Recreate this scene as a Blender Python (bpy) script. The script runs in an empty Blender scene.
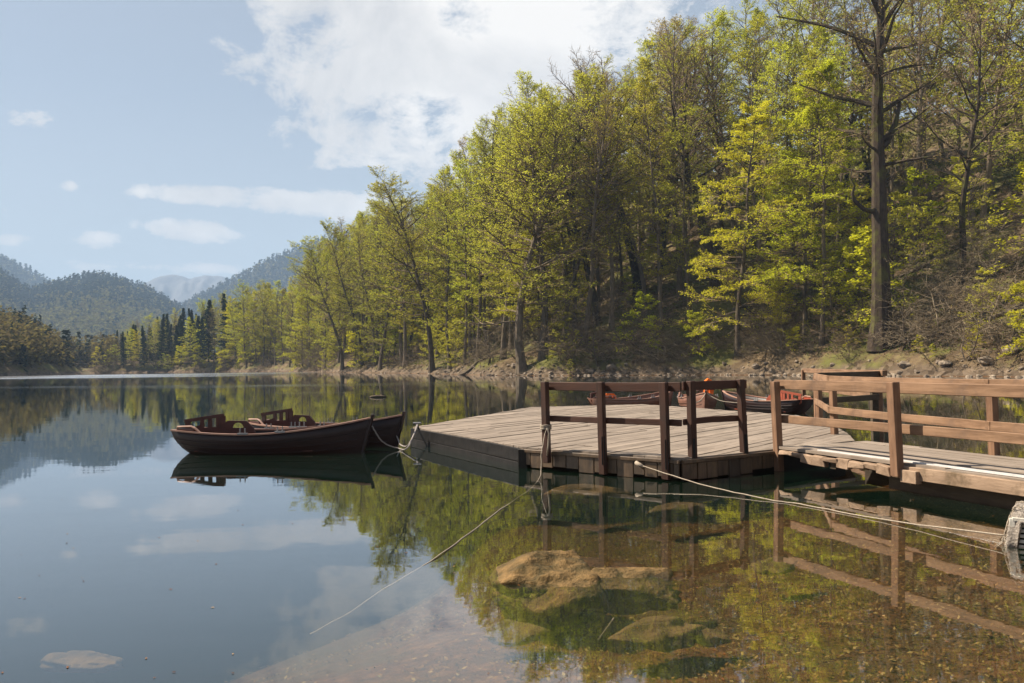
import bpy, bmesh, math, random
import numpy as np
from mathutils import Vector, Matrix
PI = math.pi
SC = bpy.context.scene
COL = SC.collection
rnd = random.Random(7)

# ------------------------------------------------------------------ camera
FOC = 850.0
EYE = 1.6
pitch = math.atan(22.5 / FOC)
roll = math.radians(0.7)
Fv = Vector((0, math.cos(pitch), math.sin(pitch)))
R0 = Vector((1, 0, 0))
U0 = Vector((0, -math.sin(pitch), math.cos(pitch)))
Rv = R0 * math.cos(roll) - U0 * math.sin(roll)
Uv = U0 * math.cos(roll) + R0 * math.sin(roll)
cam_d = bpy.data.cameras.new('camera')
cam = bpy.data.objects.new('camera', cam_d)
COL.objects.link(cam)
M3 = Matrix((Rv, Uv, -Fv)).transposed()
cam.matrix_world = Matrix.Translation((0, 0, EYE)) @ M3.to_4x4()
cam_d.sensor_width = 36.0
cam_d.lens = FOC / 1024 * 36.0
cam_d.clip_start = 0.05
cam_d.clip_end = 20000
SC.camera = cam


def ray(u, v):
    return Fv + Rv * ((u - 512) / FOC) + Uv * ((341.5 - v) / FOC)


def on_z(u, v, z=0.0):
    d = ray(u, v)
    t = (z - EYE) / d.z
    return Vector((d.x * t, d.y * t, z))


def at_y(u, v, y):
    d = ray(u, v)
    t = y / d.y
    return Vector((d.x * t, y, EYE + d.z * t))


Fn, Rn, Un = np.array(Fv), np.array(Rv), np.array(Uv)


def project(P):
    P = np.asarray(P, float) - np.array([0, 0, EYE])
    w = P @ Fn
    return 512 + FOC * (P @ Rn) / w, 341.5 - FOC * (P @ Un) / w


# ------------------------------------------------------------------ noise
def _hash(ix, iy, seed):
    n = (ix * 374761393 + iy * 668265263 + seed * 974711) & 0x7fffffff
    n = ((n ^ (n >> 13)) * 1274126177) & 0x7fffffff
    return ((n ^ (n >> 16)) & 0xffff) / 65535.0


def vnoise(x, y, seed=0):
    x = np.asarray(x, float); y = np.asarray(y, float)
    ix = np.floor(x).astype(np.int64); iy = np.floor(y).astype(np.int64)
    fx = x - ix; fy = y - iy
    fx = fx * fx * (3 - 2 * fx); fy = fy * fy * (3 - 2 * fy)
    a = _hash(ix, iy, seed); b = _hash(ix + 1, iy, seed)
    c = _hash(ix, iy + 1, seed); d = _hash(ix + 1, iy + 1, seed)
    return (a * (1 - fx) + b * fx) * (1 - fy) + (c * (1 - fx) + d * fx) * fy


def fbm(x, y, seed=0, octv=4):
    t = 0; amp = 0.5; f = 1.0
    for i in range(octv):
        t = t + amp * (vnoise(x * f, y * f, seed + i * 17) - 0.5)
        amp *= 0.5; f *= 2.03
    return t


def sstep(x, a, b):
    t = np.clip((np.asarray(x, float) - a) / (b - a), 0, 1)
    return t * t * (3 - 2 * t)


# ------------------------------------------------------------------ materials
def newmat(name):
    m = bpy.data.materials.new(name)
    m.use_nodes = True
    nt = m.node_tree
    for n in list(nt.nodes):
        nt.nodes.remove(n)
    out = nt.nodes.new('ShaderNodeOutputMaterial')
    return m, nt, out


class G:
    """tiny helper to wire nodes"""
    def __init__(s, nt): s.nt = nt

    def n(s, t, **kw):
        nd = s.nt.nodes.new(t)
        for k, v in kw.items():
            if k.startswith('_'):
                setattr(nd, k[1:], v)
            else:
                nd.inputs[k].default_value = v
        return nd

    def l(s, a, b): s.nt.links.new(a, b)

    def math(s, op, a, b=None, c=None, clamp=False):
        nd = s.nt.nodes.new('ShaderNodeMath'); nd.operation = op; nd.use_clamp = clamp
        for i, v in enumerate((a, b, c)):
            if v is None: continue
            if isinstance(v, (int, float)): nd.inputs[i].default_value = v
            else: s.l(v, nd.inputs[i])
        return nd.outputs[0]

    def mix(s, fac, a, b, mode='MIX'):
        nd = s.nt.nodes.new('ShaderNodeMix'); nd.data_type = 'RGBA'; nd.blend_type = mode
        for sock, v in ((nd.inputs[0], fac), (nd.inputs[6], a), (nd.inputs[7], b)):
            if isinstance(v, (int, float)): sock.default_value = v
            elif isinstance(v, tuple): sock.default_value = (v + (1.0,))[:4]
            else: s.l(v, sock)
        return nd.outputs[2]

    def noise(s, scale, detail=4, rough=0.55, vec=None, dist=0.0):
        nd = s.n('ShaderNodeTexNoise', Scale=scale, Detail=detail, Roughness=rough, Distortion=dist)
        if vec is not None: s.l(vec, nd.inputs['Vector'])
        return nd.outputs[0]

    def ramp(s, fac, stops):
        nd = s.nt.nodes.new('ShaderNodeValToRGB')
        el = nd.color_ramp.elements
        while len(el) < len(stops): el.new(0.5)
        for e, (p, c) in zip(el, stops):
            e.position = p
            e.color = (c + (1.0,))[:4] if isinstance(c, tuple) else (c, c, c, 1)
        s.l(fac, nd.inputs[0])
        return nd.outputs[0]

    def coords(s, kind='Object', scale=None):
        tc = s.nt.nodes.new('ShaderNodeTexCoord')
        o = tc.outputs[kind]
        if scale:
            mp = s.nt.nodes.new('ShaderNodeMapping')
            mp.inputs['Scale'].default_value = scale
            s.l(o, mp.inputs[0]); o = mp.outputs[0]
        return o

    def pos(s, scale=None):
        ge = s.nt.nodes.new('ShaderNodeNewGeometry')
        o = ge.outputs['Position']
        if scale:
            mp = s.nt.nodes.new('ShaderNodeMapping')
            mp.inputs['Scale'].default_value = scale
            s.l(o, mp.inputs[0]); o = mp.outputs[0]
        return o

    def island(s):
        return s.nt.nodes.new('ShaderNodeNewGeometry').outputs['Random Per Island']

    def objrand(s):
        return s.nt.nodes.new('ShaderNodeObjectInfo').outputs['Random']

    def bsdf(s, color, rough=0.7, spec=0.3, bump=None, bstr=0.3, bdist=0.02, **kw):
        nd = s.n('ShaderNodeBsdfPrincipled')
        for sock, v in (('Base Color', color), ('Roughness', rough)):
            if isinstance(v, (int, float)): nd.inputs[sock].default_value = v
            elif isinstance(v, tuple): nd.inputs[sock].default_value = (v + (1.0,))[:4]
            else: s.l(v, nd.inputs[sock])
        nd.inputs['Specular IOR Level'].default_value = spec
        if bump is not None:
            b = s.n('ShaderNodeBump', Strength=bstr, Distance=bdist)
            s.l(bump, b.inputs['Height']); s.l(b.outputs[0], nd.inputs['Normal'])
        return nd


def wood_mat(name, c_dark, c_light, grain=(1, 1, 1), rough=0.75, spec=0.25, islandvar=0.35, bstr=0.4, stain=None):
    m, nt, out = newmat(name); g = G(nt)
    v = g.coords('Object', grain)
    n1 = g.noise(1.0, 6, 0.65, v, 0.4)
    n2 = g.noise(3.0, 3, 0.6, g.coords('Object'))
    f = g.math('ADD', g.math('MULTIPLY', n1, 0.7), g.math('MULTIPLY', n2, 0.3))
    c = g.ramp(f, [(0.32, c_dark), (0.68, c_light)])
    iv = g.math('ADD', g.math('MULTIPLY', g.island(), islandvar), 1 - islandvar * 0.5)
    hsv = g.n('ShaderNodeHueSaturation'); g.l(c, hsv.inputs['Color']); g.l(iv, hsv.inputs['Value'])
    c = hsv.outputs[0]
    if stain:
        s1 = g.noise(1.7, 5, 0.7, g.coords('Object'))
        c = g.mix(g.ramp(s1, [(0.52, 0.0), (0.66, 0.85)]), c, stain)
    b = g.bsdf(c, rough, spec, n1, bstr, 0.012)
    g.l(b.outputs[0], out.inputs[0])
    return m


def plain_mat(name, c1, c2, scale=6.0, rough=0.7, spec=0.3, bstr=0.3, bdist=0.02, objvar=0.0):
    m, nt, out = newmat(name); g = G(nt)
    n = g.noise(scale, 6, 0.65, g.coords('Object'))
    c = g.ramp(n, [(0.33, c1), (0.67, c2)])
    if objvar:
        hsv = g.n('ShaderNodeHueSaturation'); g.l(c, hsv.inputs['Color'])
        g.l(g.math('ADD', g.math('MULTIPLY', g.objrand(), objvar), 1 - objvar / 2), hsv.inputs['Value'])
        c = hsv.outputs[0]
    b = g.bsdf(c, rough, spec, n, bstr, bdist)
    g.l(b.outputs[0], out.inputs[0])
    return m


def leaf_mat(name, c1, c2, c3=None, trans=0.5, objvar=0.3):
    m, nt, out = newmat(name); g = G(nt)
    i = g.island()
    stops = [(0.0, c1), (0.75, c2)]
    if c3: stops.append((1.0, c3))
    c = g.ramp(i, stops)
    hsv = g.n('ShaderNodeHueSaturation'); g.l(c, hsv.inputs['Color'])
    orn = g.objrand()
    g.l(g.math('ADD', g.math('MULTIPLY', orn, objvar), 1 - objvar / 2), hsv.inputs['Value'])
    g.l(g.math('ADD', g.math('MULTIPLY', g.math('FRACT', g.math('MULTIPLY', orn, 7.31)), 0.035), 0.4825), hsv.inputs['Hue'])
    d = g.n('ShaderNodeBsdfDiffuse'); t = g.n('ShaderNodeBsdfTranslucent')
    g.l(hsv.outputs[0], d.inputs[0]); g.l(hsv.outputs[0], t.inputs[0])
    mx = g.n('ShaderNodeMixShader', Fac=trans)
    g.l(d.outputs[0], mx.inputs[1]); g.l(t.outputs[0], mx.inputs[2])
    g.l(mx.outputs[0], out.inputs[0])
    return m


M = {}
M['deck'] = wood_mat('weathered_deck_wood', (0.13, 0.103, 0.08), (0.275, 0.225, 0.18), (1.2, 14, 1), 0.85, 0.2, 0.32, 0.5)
M['deck_lengthwise'] = wood_mat('weathered_gangway_wood', (0.20, 0.155, 0.125), (0.40, 0.32, 0.265), (14, 1.2, 1), 0.85, 0.2, 0.3, 0.5)
M['rail_post'] = wood_mat('shaded_reddish_post_wood', (0.022, 0.010, 0.006), (0.06, 0.025, 0.015), (16, 16, 1.4), 0.7, 0.3, 0.35, 0.6, (0.035, 0.02, 0.014))  # colour darkened for the shaded side of the platform posts
M['post_pale'] = wood_mat('sunlit_post_wood', (0.085, 0.044, 0.025), (0.25, 0.145, 0.085), (16, 16, 1.4), 0.78, 0.25, 0.35, 0.6, (0.10, 0.06, 0.04))  # post wood with direct sunlight painted in as a paler tone
M['rail'] = wood_mat('shaded_reddish_rail_wood', (0.028, 0.011, 0.006), (0.065, 0.026, 0.015), (1.2, 16, 16), 0.7, 0.3, 0.25, 0.4)  # platform rail, shade of its unlit face mixed into the colour
M['rail_pale'] = wood_mat('sunlit_rail_wood', (0.095, 0.052, 0.028), (0.25, 0.152, 0.09), (1.2, 16, 16), 0.78, 0.25, 0.35, 0.6, (0.12, 0.075, 0.05))  # gangway rail, sunlight on its face put into the lighter colour
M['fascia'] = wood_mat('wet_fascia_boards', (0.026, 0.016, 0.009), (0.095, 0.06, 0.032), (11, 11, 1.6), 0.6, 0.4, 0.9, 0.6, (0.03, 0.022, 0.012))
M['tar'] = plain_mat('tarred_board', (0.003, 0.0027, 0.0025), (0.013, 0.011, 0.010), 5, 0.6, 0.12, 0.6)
M['underside'] = plain_mat('dark_float', (0.012, 0.011, 0.010), (0.03, 0.026, 0.022), 4, 0.8, 0.2)
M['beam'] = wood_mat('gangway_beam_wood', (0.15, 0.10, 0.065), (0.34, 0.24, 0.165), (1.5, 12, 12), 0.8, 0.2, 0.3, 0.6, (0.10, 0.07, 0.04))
M['beam_dark'] = wood_mat('old_dark_beam_shaded_rail', (0.03, 0.022, 0.015), (0.09, 0.068, 0.045), (2, 9, 9), 0.8, 0.2, 0.3, 0.6)  # old beams, also painted shade on one leg of the landing rail
M['strip'] = plain_mat('pale_metal_strip', (0.45, 0.44, 0.42), (0.6, 0.58, 0.56), 8, 0.45, 0.5)
M['metal'] = plain_mat('grey_steel', (0.12, 0.12, 0.12), (0.3, 0.29, 0.28), 20, 0.45, 0.5)
M['hull'] = wood_mat('dark_boat_varnish', (0.007, 0.0035, 0.0035), (0.022, 0.009, 0.008), (1.2, 8, 8), 0.45, 0.3, 0.25, 0.35)
M['inner'] = wood_mat('red_brown_boat_wood', (0.035, 0.010, 0.007), (0.085, 0.023, 0.014), (2, 8, 8), 0.5, 0.4, 0.2, 0.3)
M['trim'] = wood_mat('pale_gunwale_wood', (0.22, 0.11, 0.075), (0.42, 0.25, 0.18), (1.5, 9, 9), 0.55, 0.4, 0.2, 0.3)  # paler than the hull, for gunwales and arm rests
M['inner_red'] = wood_mat('bright_red_boat_wood', (0.20, 0.04, 0.02), (0.34, 0.075, 0.032), (2, 8, 8), 0.5, 0.4, 0.2, 0.3)
M['hull_pale'] = wood_mat('pale_brown_hull', (0.10, 0.045, 0.028), (0.21, 0.10, 0.065), (1.2, 8, 8), 0.5, 0.4, 0.25, 0.3)  # paler brown than the dark varnished hulls
M['orange'] = plain_mat('orange_fabric', (0.75, 0.13, 0.015), (0.85, 0.20, 0.03), 12, 0.8, 0.2)
M['rope'] = plain_mat('pale_rope', (0.22, 0.18, 0.135), (0.40, 0.34, 0.27), 60, 0.9, 0.1, 0.8, 0.01)
M['rope_grey'] = plain_mat('grey_rope', (0.16, 0.14, 0.13), (0.30, 0.27, 0.25), 60, 0.9, 0.1, 0.8, 0.01)
M['net'] = plain_mat('pale_net', (0.16, 0.135, 0.11), (0.42, 0.37, 0.32), 45, 0.95, 0.1, 1.0, 0.03)
M['slat'] = plain_mat('cream_slats', (0.48, 0.45, 0.38), (0.66, 0.63, 0.55), 20, 0.7, 0.3)
M['bark'] = None


def bark_mat(name, c1, c2, moss=0.5):
    m, nt, out = newmat(name); g = G(nt)
    n = g.noise(1.0, 6, 0.7, g.coords('Object', (5, 5, 1.2)), 0.6)
    c = g.ramp(n, [(0.3, c1), (0.7, c2)])
    n2 = g.noise(0.7, 5, 0.7, g.coords('Object'))
    mm = g.math('MULTIPLY', g.ramp(n2, [(0.5, 0.0), (0.62, 1.0)]), moss)
    c = g.mix(mm, c, (0.085, 0.085, 0.022))
    hsv = g.n('ShaderNodeHueSaturation'); g.l(c, hsv.inputs['Color'])
    g.l(g.math('ADD', g.math('MULTIPLY', g.objrand(), 0.7), 0.65), hsv.inputs['Value'])
    b = g.bsdf(hsv.outputs[0], 0.9, 0.1, n, 0.8, 0.05)
    g.l(b.outputs[0], out.inputs[0])
    return m


M['bark'] = bark_mat('beech_bark', (0.065, 0.05, 0.036), (0.19, 0.15, 0.11), 0.35)
M['bark_dark'] = bark_mat('mossy_dark_bark', (0.02, 0.014, 0.010), (0.075, 0.056, 0.04), 0.7)
M['twig'] = plain_mat('twig_wood', (0.14, 0.098, 0.06), (0.28, 0.21, 0.14), 2, 0.9, 0.1, 0.2, 0.02, 0.4)
M['twig_pale'] = plain_mat('dead_twig_wood', (0.14, 0.11, 0.068), (0.27, 0.215, 0.145), 2, 0.9, 0.1, 0.2, 0.02, 0.4)
M['leaf_bright'] = leaf_mat('young_bright_leaves', (0.44, 0.45, 0.022), (0.58, 0.57, 0.03), (0.66, 0.62, 0.06), 0.55, 0.15)
M['leaf'] = leaf_mat('spring_leaves', (0.33, 0.345, 0.03), (0.47, 0.475, 0.045), (0.59, 0.57, 0.09), 0.55, 0.4)
M['leaf_bud'] = leaf_mat('opening_buds', (0.30, 0.235, 0.07), (0.42, 0.34, 0.09), (0.50, 0.42, 0.12), 0.4, 0.35)
M['needle'] = leaf_mat('conifer_needles', (0.020, 0.032, 0.018), (0.035, 0.055, 0.026), (0.05, 0.07, 0.03), 0.15, 0.4)
M['far_wood'] = leaf_mat('far_spring_wood', (0.095, 0.078, 0.038), (0.15, 0.135, 0.045), (0.23, 0.21, 0.05), 0.3, 0.0)
M['far_conifer'] = leaf_mat('far_conifer_wood', (0.018, 0.028, 0.02), (0.03, 0.045, 0.028), (0.04, 0.055, 0.03), 0.1, 0.0)
M['rock'] = plain_mat('lake_rock', (0.03, 0.026, 0.008), (0.21, 0.125, 0.046), 5, 0.85, 0.2, 1.0, 0.12)
M['sunken'] = plain_mat('sunken_rock', (0.05, 0.032, 0.012), (0.19, 0.115, 0.047), 5, 0.9, 0.15, 0.9, 0.08)
M['stone'] = plain_mat('pale_shore_stone', (0.11, 0.083, 0.06), (0.32, 0.26, 0.195), 2.5, 0.9, 0.2, 0.6, 0.08, 0.4)
M['fallen_leaf'] = leaf_mat('sunken_leaf_litter', (0.06, 0.028, 0.012), (0.20, 0.095, 0.035), (0.32, 0.22, 0.095), 0.1, 0.0)
M['herb'] = leaf_mat('low_green_herbs', (0.06, 0.075, 0.016), (0.13, 0.15, 0.028), (0.19, 0.2, 0.04), 0.35, 0.0)


# ------------------------------------------------------------------ mesh helpers
def tag(o, label=None, cat=None, group=None, kind=None):
    if label: o['label'] = label
    if cat: o['category'] = cat
    if group: o['group'] = group
    if kind: o['kind'] = kind
    return o


def np_obj(name, verts, faces, mats, parent=None, mat_idx=None, smooth=False):
    """verts (n,3); faces: list of arrays each (m,k)"""
    me = bpy.data.meshes.new(name)
    verts = np.asarray(verts, np.float32)
    faces = [np.asarray(f, np.int32) for f in (faces if isinstance(faces, list) else [faces]) if len(f)]
    me.vertices.add(len(verts)); me.vertices.foreach_set('co', verts.ravel())
    loops = np.concatenate([f.ravel() for f in faces])
    tot = np.concatenate([np.full(len(f), f.shape[1], np.int32) for f in faces])
    st = np.concatenate([[0], np.cumsum(tot)[:-1]]).astype(np.int32)
    me.loops.add(len(loops)); me.loops.foreach_set('vertex_index', loops)
    me.polygons.add(len(tot)); me.polygons.foreach_set('loop_start', st)
    try: me.polygons.foreach_set('loop_total', tot)
    except Exception: pass
    for m in (mats if isinstance(mats, list) else [mats]): me.materials.append(m)
    if mat_idx is not None: me.polygons.foreach_set('material_index', np.asarray(mat_idx, np.int32))
    me.polygons.foreach_set('use_smooth', np.full(len(tot), bool(smooth)))
    me.update(calc_edges=True); me.validate()
    o = bpy.data.objects.new(name, me); COL.objects.link(o)
    if parent: o.parent = parent
    return o


class MB:
    """collects simple solids into one mesh"""
    def __init__(s): s.v = []; s.f = []

    def add(s, vs, fs):
        b = len(s.v)
        s.v += [tuple(v) for v in vs]
        s.f += [tuple(i + b for i in f) for f in fs]

    def bar(s, a, b, w, h, up=Vector((0, 0, 1)), jit=0.0):
        a = Vector(a); b = Vector(b); d = (b - a).normalized()
        sd = d.cross(up)
        if sd.length < 1e-4: sd = d.cross(Vector((0, 1, 0)))
        sd.normalize(); u = sd.cross(d).normalized()
        vs = []
        for p in (a, b):
            for sx, sy in ((-1, -1), (1, -1), (1, 1), (-1, 1)):
                vs.append(p + sd * sx * w / 2 + u * sy * h / 2 + Vector((rnd.uniform(-jit, jit), rnd.uniform(-jit, jit), rnd.uniform(-jit, jit))))
        s.add(vs, [(3, 2, 1, 0), (4, 5, 6, 7), (0, 1, 5, 4), (1, 2, 6, 5), (2, 3, 7, 6), (3, 0, 4, 7)])

    def prism(s, poly, z0, z1):
        n = len(poly)
        ar = sum(poly[i][0] * poly[(i + 1) % n][1] - poly[(i + 1) % n][0] * poly[i][1] for i in range(n))
        if ar < 0: poly = poly[::-1]
        vs = [(p[0], p[1], z0) for p in poly] + [(p[0], p[1], z1) for p in poly]
        fs = [tuple(range(n))[::-1], tuple(range(n, 2 * n))]
        fs += [(i, (i + 1) % n, n + (i + 1) % n, n + i) for i in range(n)]
        s.add(vs, fs)

    def tube(s, pts, r, sides=6, closed_ends=True):
        pts = [Vector(p) for p in pts]; n = len(pts)
        rr = r if isinstance(r, (list, tuple)) else [r] * n
        rings = []
        for i, p in enumerate(pts):
            d = (pts[min(i + 1, n - 1)] - pts[max(i - 1, 0)]).normalized()
            ref = Vector((0, 0, 1)) if abs(d.z) < 0.9 else Vector((0, 1, 0))
            a = d.cross(ref).normalized(); b = a.cross(d)
            rings += [p + (a * math.cos(2 * PI * k / sides) + b * math.sin(2 * PI * k / sides)) * rr[i] for k in range(sides)]
        fs = [(i * sides + k, i * sides + (k + 1) % sides, (i + 1) * sides + (k + 1) % sides, (i + 1) * sides + k) for i in range(n - 1) for k in range(sides)]
        if closed_ends:
            fs += [tuple(range(sides))[::-1], tuple(range((n - 1) * sides, n * sides))]
        s.add(rings, fs)

    def ring_prism(s, outer, inner, to3, th):
        """flat panel with one hole: outer / inner same count 2-D outlines; to3(x,y,offset)->Vector"""
        n = len(outer)
        vs = [to3(*p, th / 2) for p in outer] + [to3(*p, th / 2) for p in inner] + [to3(*p, -th / 2) for p in outer] + [to3(*p, -th / 2) for p in inner]
        fs = []
        for i in range(n):
            j = (i + 1) % n
            fs += [(i, j, n + j, n + i), (2 * n + i, 3 * n + i, 3 * n + j, 2 * n + j), (i, 2 * n + i, 2 * n + j, j), (n + i, n + j, 3 * n + j, 3 * n + i)]
        s.add(vs, fs)

    def build(s, name, mat, parent=None, bevel=0.0, smooth=False, local=None):
        me = bpy.data.meshes.new(name)
        v = s.v
        if local is not None: v = [tuple(Vector(p) - local) for p in v]
        me.from_pydata(v, [], s.f); me.materials.append(mat)
        bm = bmesh.new(); bm.from_mesh(me)
        bmesh.ops.recalc_face_normals(bm, faces=bm.faces)
        if bevel:
            bmesh.ops.bevel(bm, geom=[e for e in bm.edges if len(e.link_faces) == 2 and e.calc_face_angle(0) > 0.7], offset=bevel, segments=1, affect='EDGES')
        bm.to_mesh(me); bm.free()
        if smooth:
            for p in me.polygons: p.use_smooth = True
        o = bpy.data.objects.new(name, me); COL.objects.link(o)
        if parent: o.parent = parent
        return o


def empty(name, loc=(0, 0, 0), rz=0.0):
    o = bpy.data.objects.new(name, None); COL.objects.link(o)
    o.location = loc; o.rotation_euler = (0, 0, rz); o.empty_display_size = 0.3
    return o


def copy_tree(o, parent=None):
    c = o.copy(); COL.objects.link(c)
    if parent: c.parent = parent
    for ch in list(o.children): copy_tree(ch, c)
    return c


# ------------------------------------------------------------------ terrain
SHORE = [(9.5, 3.0), (7.5, 4.2), (3, 2.0), (0, 1.0), (-4, 0.3), (-15, -3), (-60, -12), (-150, 40), (-175, 150), (-152, 200), (-137, 226), (-138, 250),
         (-147, 290), (-178, 338), (-190, 365), (-173, 354), (-167, 337), (-140, 330), (-108, 316), (-80, 288), (-46, 214), (-23, 175), (-8, 135), (3, 111), (16, 106), (27, 100), (36, 84), (42, 72),
         (49, 58), (46, 38), (22, 10)]
SP = np.array(SHORE, float)


def shore_sd(x, y):
    """signed distance to the lake outline, positive on land"""
    x = np.asarray(x, float); y = np.asarray(y, float)
    best = np.full(x.shape, 1e18); inside = np.zeros(x.shape, bool)
    n = len(SP)
    for i in range(n):
        ax, ay = SP[i]; bx, by = SP[(i + 1) % n]
        dx, dy = bx - ax, by - ay
        t = np.clip(((x - ax) * dx + (y - ay) * dy) / (dx * dx + dy * dy), 0, 1)
        d2 = (x - ax - t * dx) ** 2 + (y - ay - t * dy) ** 2
        best = np.minimum(best, d2)
        cond = ((ay > y) != (by > y))
        with np.errstate(divide='ignore', invalid='ignore'):
            xi = (bx - ax) * (y - ay) / (by - ay if by != ay else 1e-9) + ax
        inside ^= cond & (x < xi)
    d = np.sqrt(best)
    return np.where(inside, -d, d)


def terrain(x, y):
    x = np.asarray(x, float); y = np.asarray(y, float)
    far = sstep(y, 22, 60)
    sd = shore_sd(x, y) + far * (fbm(x / 9, y / 9, 3, 4) * 5.0) + (1 - far) * fbm(x / 2.5, y / 2.5, 5, 3) * 1.2
    # bed
    d = np.maximum(-sd, 0)
    shallow = 1 - 0.5 * sstep(x, 0.5, 5.0)
    left = 1 + 0.30 * np.clip(-x - 0.5, 0, 6)
    dep = np.where(d < 5.0, 0.085 * d, 0.425 + (d - 5.0) * (0.17 - 0.10 * sstep(x, -1.5, 1.0) * (1 - sstep(y, 16, 30)))) * shallow * left
    dep = np.minimum(dep, 6.5) + fbm(x / 0.8, y / 0.8, 11, 4) * 0.10 * sstep(d, 0.2, 1.5)
    # land
    s = np.maximum(sd, 0)
    k = 0.22 + 0.33 * sstep(x, -30, 22)
    k = np.where((x < -120) & (y < 330), 0.13, k)
    k = k * (1 - 0.75 * sstep(-x, 60, 170) * sstep(y, 250, 330))
    se = np.where(s < 80, s, 80 + 45 * (1 - np.exp(-(s - 80) / 60)))
    hfar = (0.9 + 2.0 * sstep(y, 170, 250)) * sstep(s, 0.0, 2.5) + k * se + (fbm(x / 14, y / 14, 21, 5) * 5.0 + fbm(x / 3.5, y / 3.5, 23, 3) * 1.1) * sstep(s, 0.5, 12)
    hnear = 0.05 + 0.06 * s + fbm(x / 3, y / 3, 31, 3) * 0.12
    h = hfar * far + hnear * (1 - far)
    return np.where(sd > 0, h, -dep)


def axis(parts):
    out = [parts[0][0]]
    for a, b, st in parts:
        n = max(1, int(round((b - a) / st)))
        out += list(np.linspace(a, b, n + 1)[1:])
    return np.array(out)


gx = axis([(-900, -190, 20), (-190, -60, 3), (-60, -12, 1.4), (-12, 12, 0.16), (12, 70, 1.0), (70, 170, 3), (170, 500, 20)])
gy = axis([(-60, -6, 4), (-6, 2, 0.5), (2, 26, 0.16), (26, 66, 1.3), (66, 150, 0.9), (150, 360, 2.2), (360, 520, 8), (520, 1000, 25)])
GX, GY = np.meshgrid(gx, gy)
GZ = terrain(GX, GY)
nx, ny = len(gx), len(gy)
idx = np.arange(nx * ny).reshape(ny, nx)
quads = np.stack([idx[:-1, :-1], idx[:-1, 1:], idx[1:, 1:], idx[1:, :-1]], -1).reshape(-1, 4)


def ground_mat():
    m, nt, out = newmat('lake_ground'); g = G(nt)
    p = g.pos(); sx = g.n('ShaderNodeSeparateXYZ'); g.l(p, sx.inputs[0]); z = sx.outputs[2]
    # leaf litter hillside
    n1 = g.noise(0.9, 8, 0.7, p); n2 = g.noise(0.12, 5, 0.6, p)
    lit = g.ramp(n1, [(0.3, (0.045, 0.031, 0.018)), (0.5, (0.11, 0.078, 0.044)), (0.72, (0.21, 0.155, 0.092))])
    moss = g.ramp(g.noise(0.35, 7, 0.75, p), [(0.3, (0.06, 0.065, 0.018)), (0.7, (0.14, 0.14, 0.032))])
    mf = g.ramp(g.math('ADD', g.math('MULTIPLY', n1, 0.4), g.math('MULTIPLY', n2, 0.6)), [(0.47, 0.0), (0.56, 0.85)])
    land = g.mix(mf, lit, moss)
    # stony strip next to the water
    vor = g.n('ShaderNodeTexVoronoi', Scale=1.6); g.l(p, vor.inputs[0])
    st = g.ramp(g.math('ADD', g.math('MULTIPLY', vor.outputs['Color'], 0.6), g.math('MULTIPLY', n1, 0.4)), [(0.25, (0.045, 0.032, 0.021)), (0.8, (0.18, 0.135, 0.093))])
    zf = g.math('ADD', z, g.math('MULTIPLY', n1, 1.4))
    sf = g.ramp(g.math('MULTIPLY', zf, 0.25), [(0.33, 1.0), (0.5, 0.0)])
    land = g.mix(sf, land, st)
    # bed
    b1 = g.noise(7, 8, 0.75, p); b2 = g.noise(0.8, 5, 0.6, p)
    bed = g.ramp(b1, [(0.28, (0.024, 0.009, 0.003)), (0.5, (0.085, 0.033, 0.010)), (0.72, (0.21, 0.098, 0.035))])
    bed = g.mix(g.ramp(b2, [(0.45, 0.0), (0.62, 0.75)]), bed, (0.062, 0.040, 0.013))
    bf = g.ramp(g.math('ADD', g.math('MULTIPLY', z, 0.5), 0.5), [(0.5, 1.0), (0.54, 0.0)])
    c = g.mix(bf, land, bed)
    hb = g.math('ADD', n1, g.math('MULTIPLY', b1, 0.25))
    b = g.bsdf(c, 0.95, 0.1, hb, 0.7, 0.12)
    g.l(b.outputs[0], out.inputs[0])
    return m


ground = np_obj('ground', np.stack([GX, GY, GZ], -1).reshape(-1, 3), quads, ground_mat(), smooth=True)
ground['kind'] = 'structure'


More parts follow.
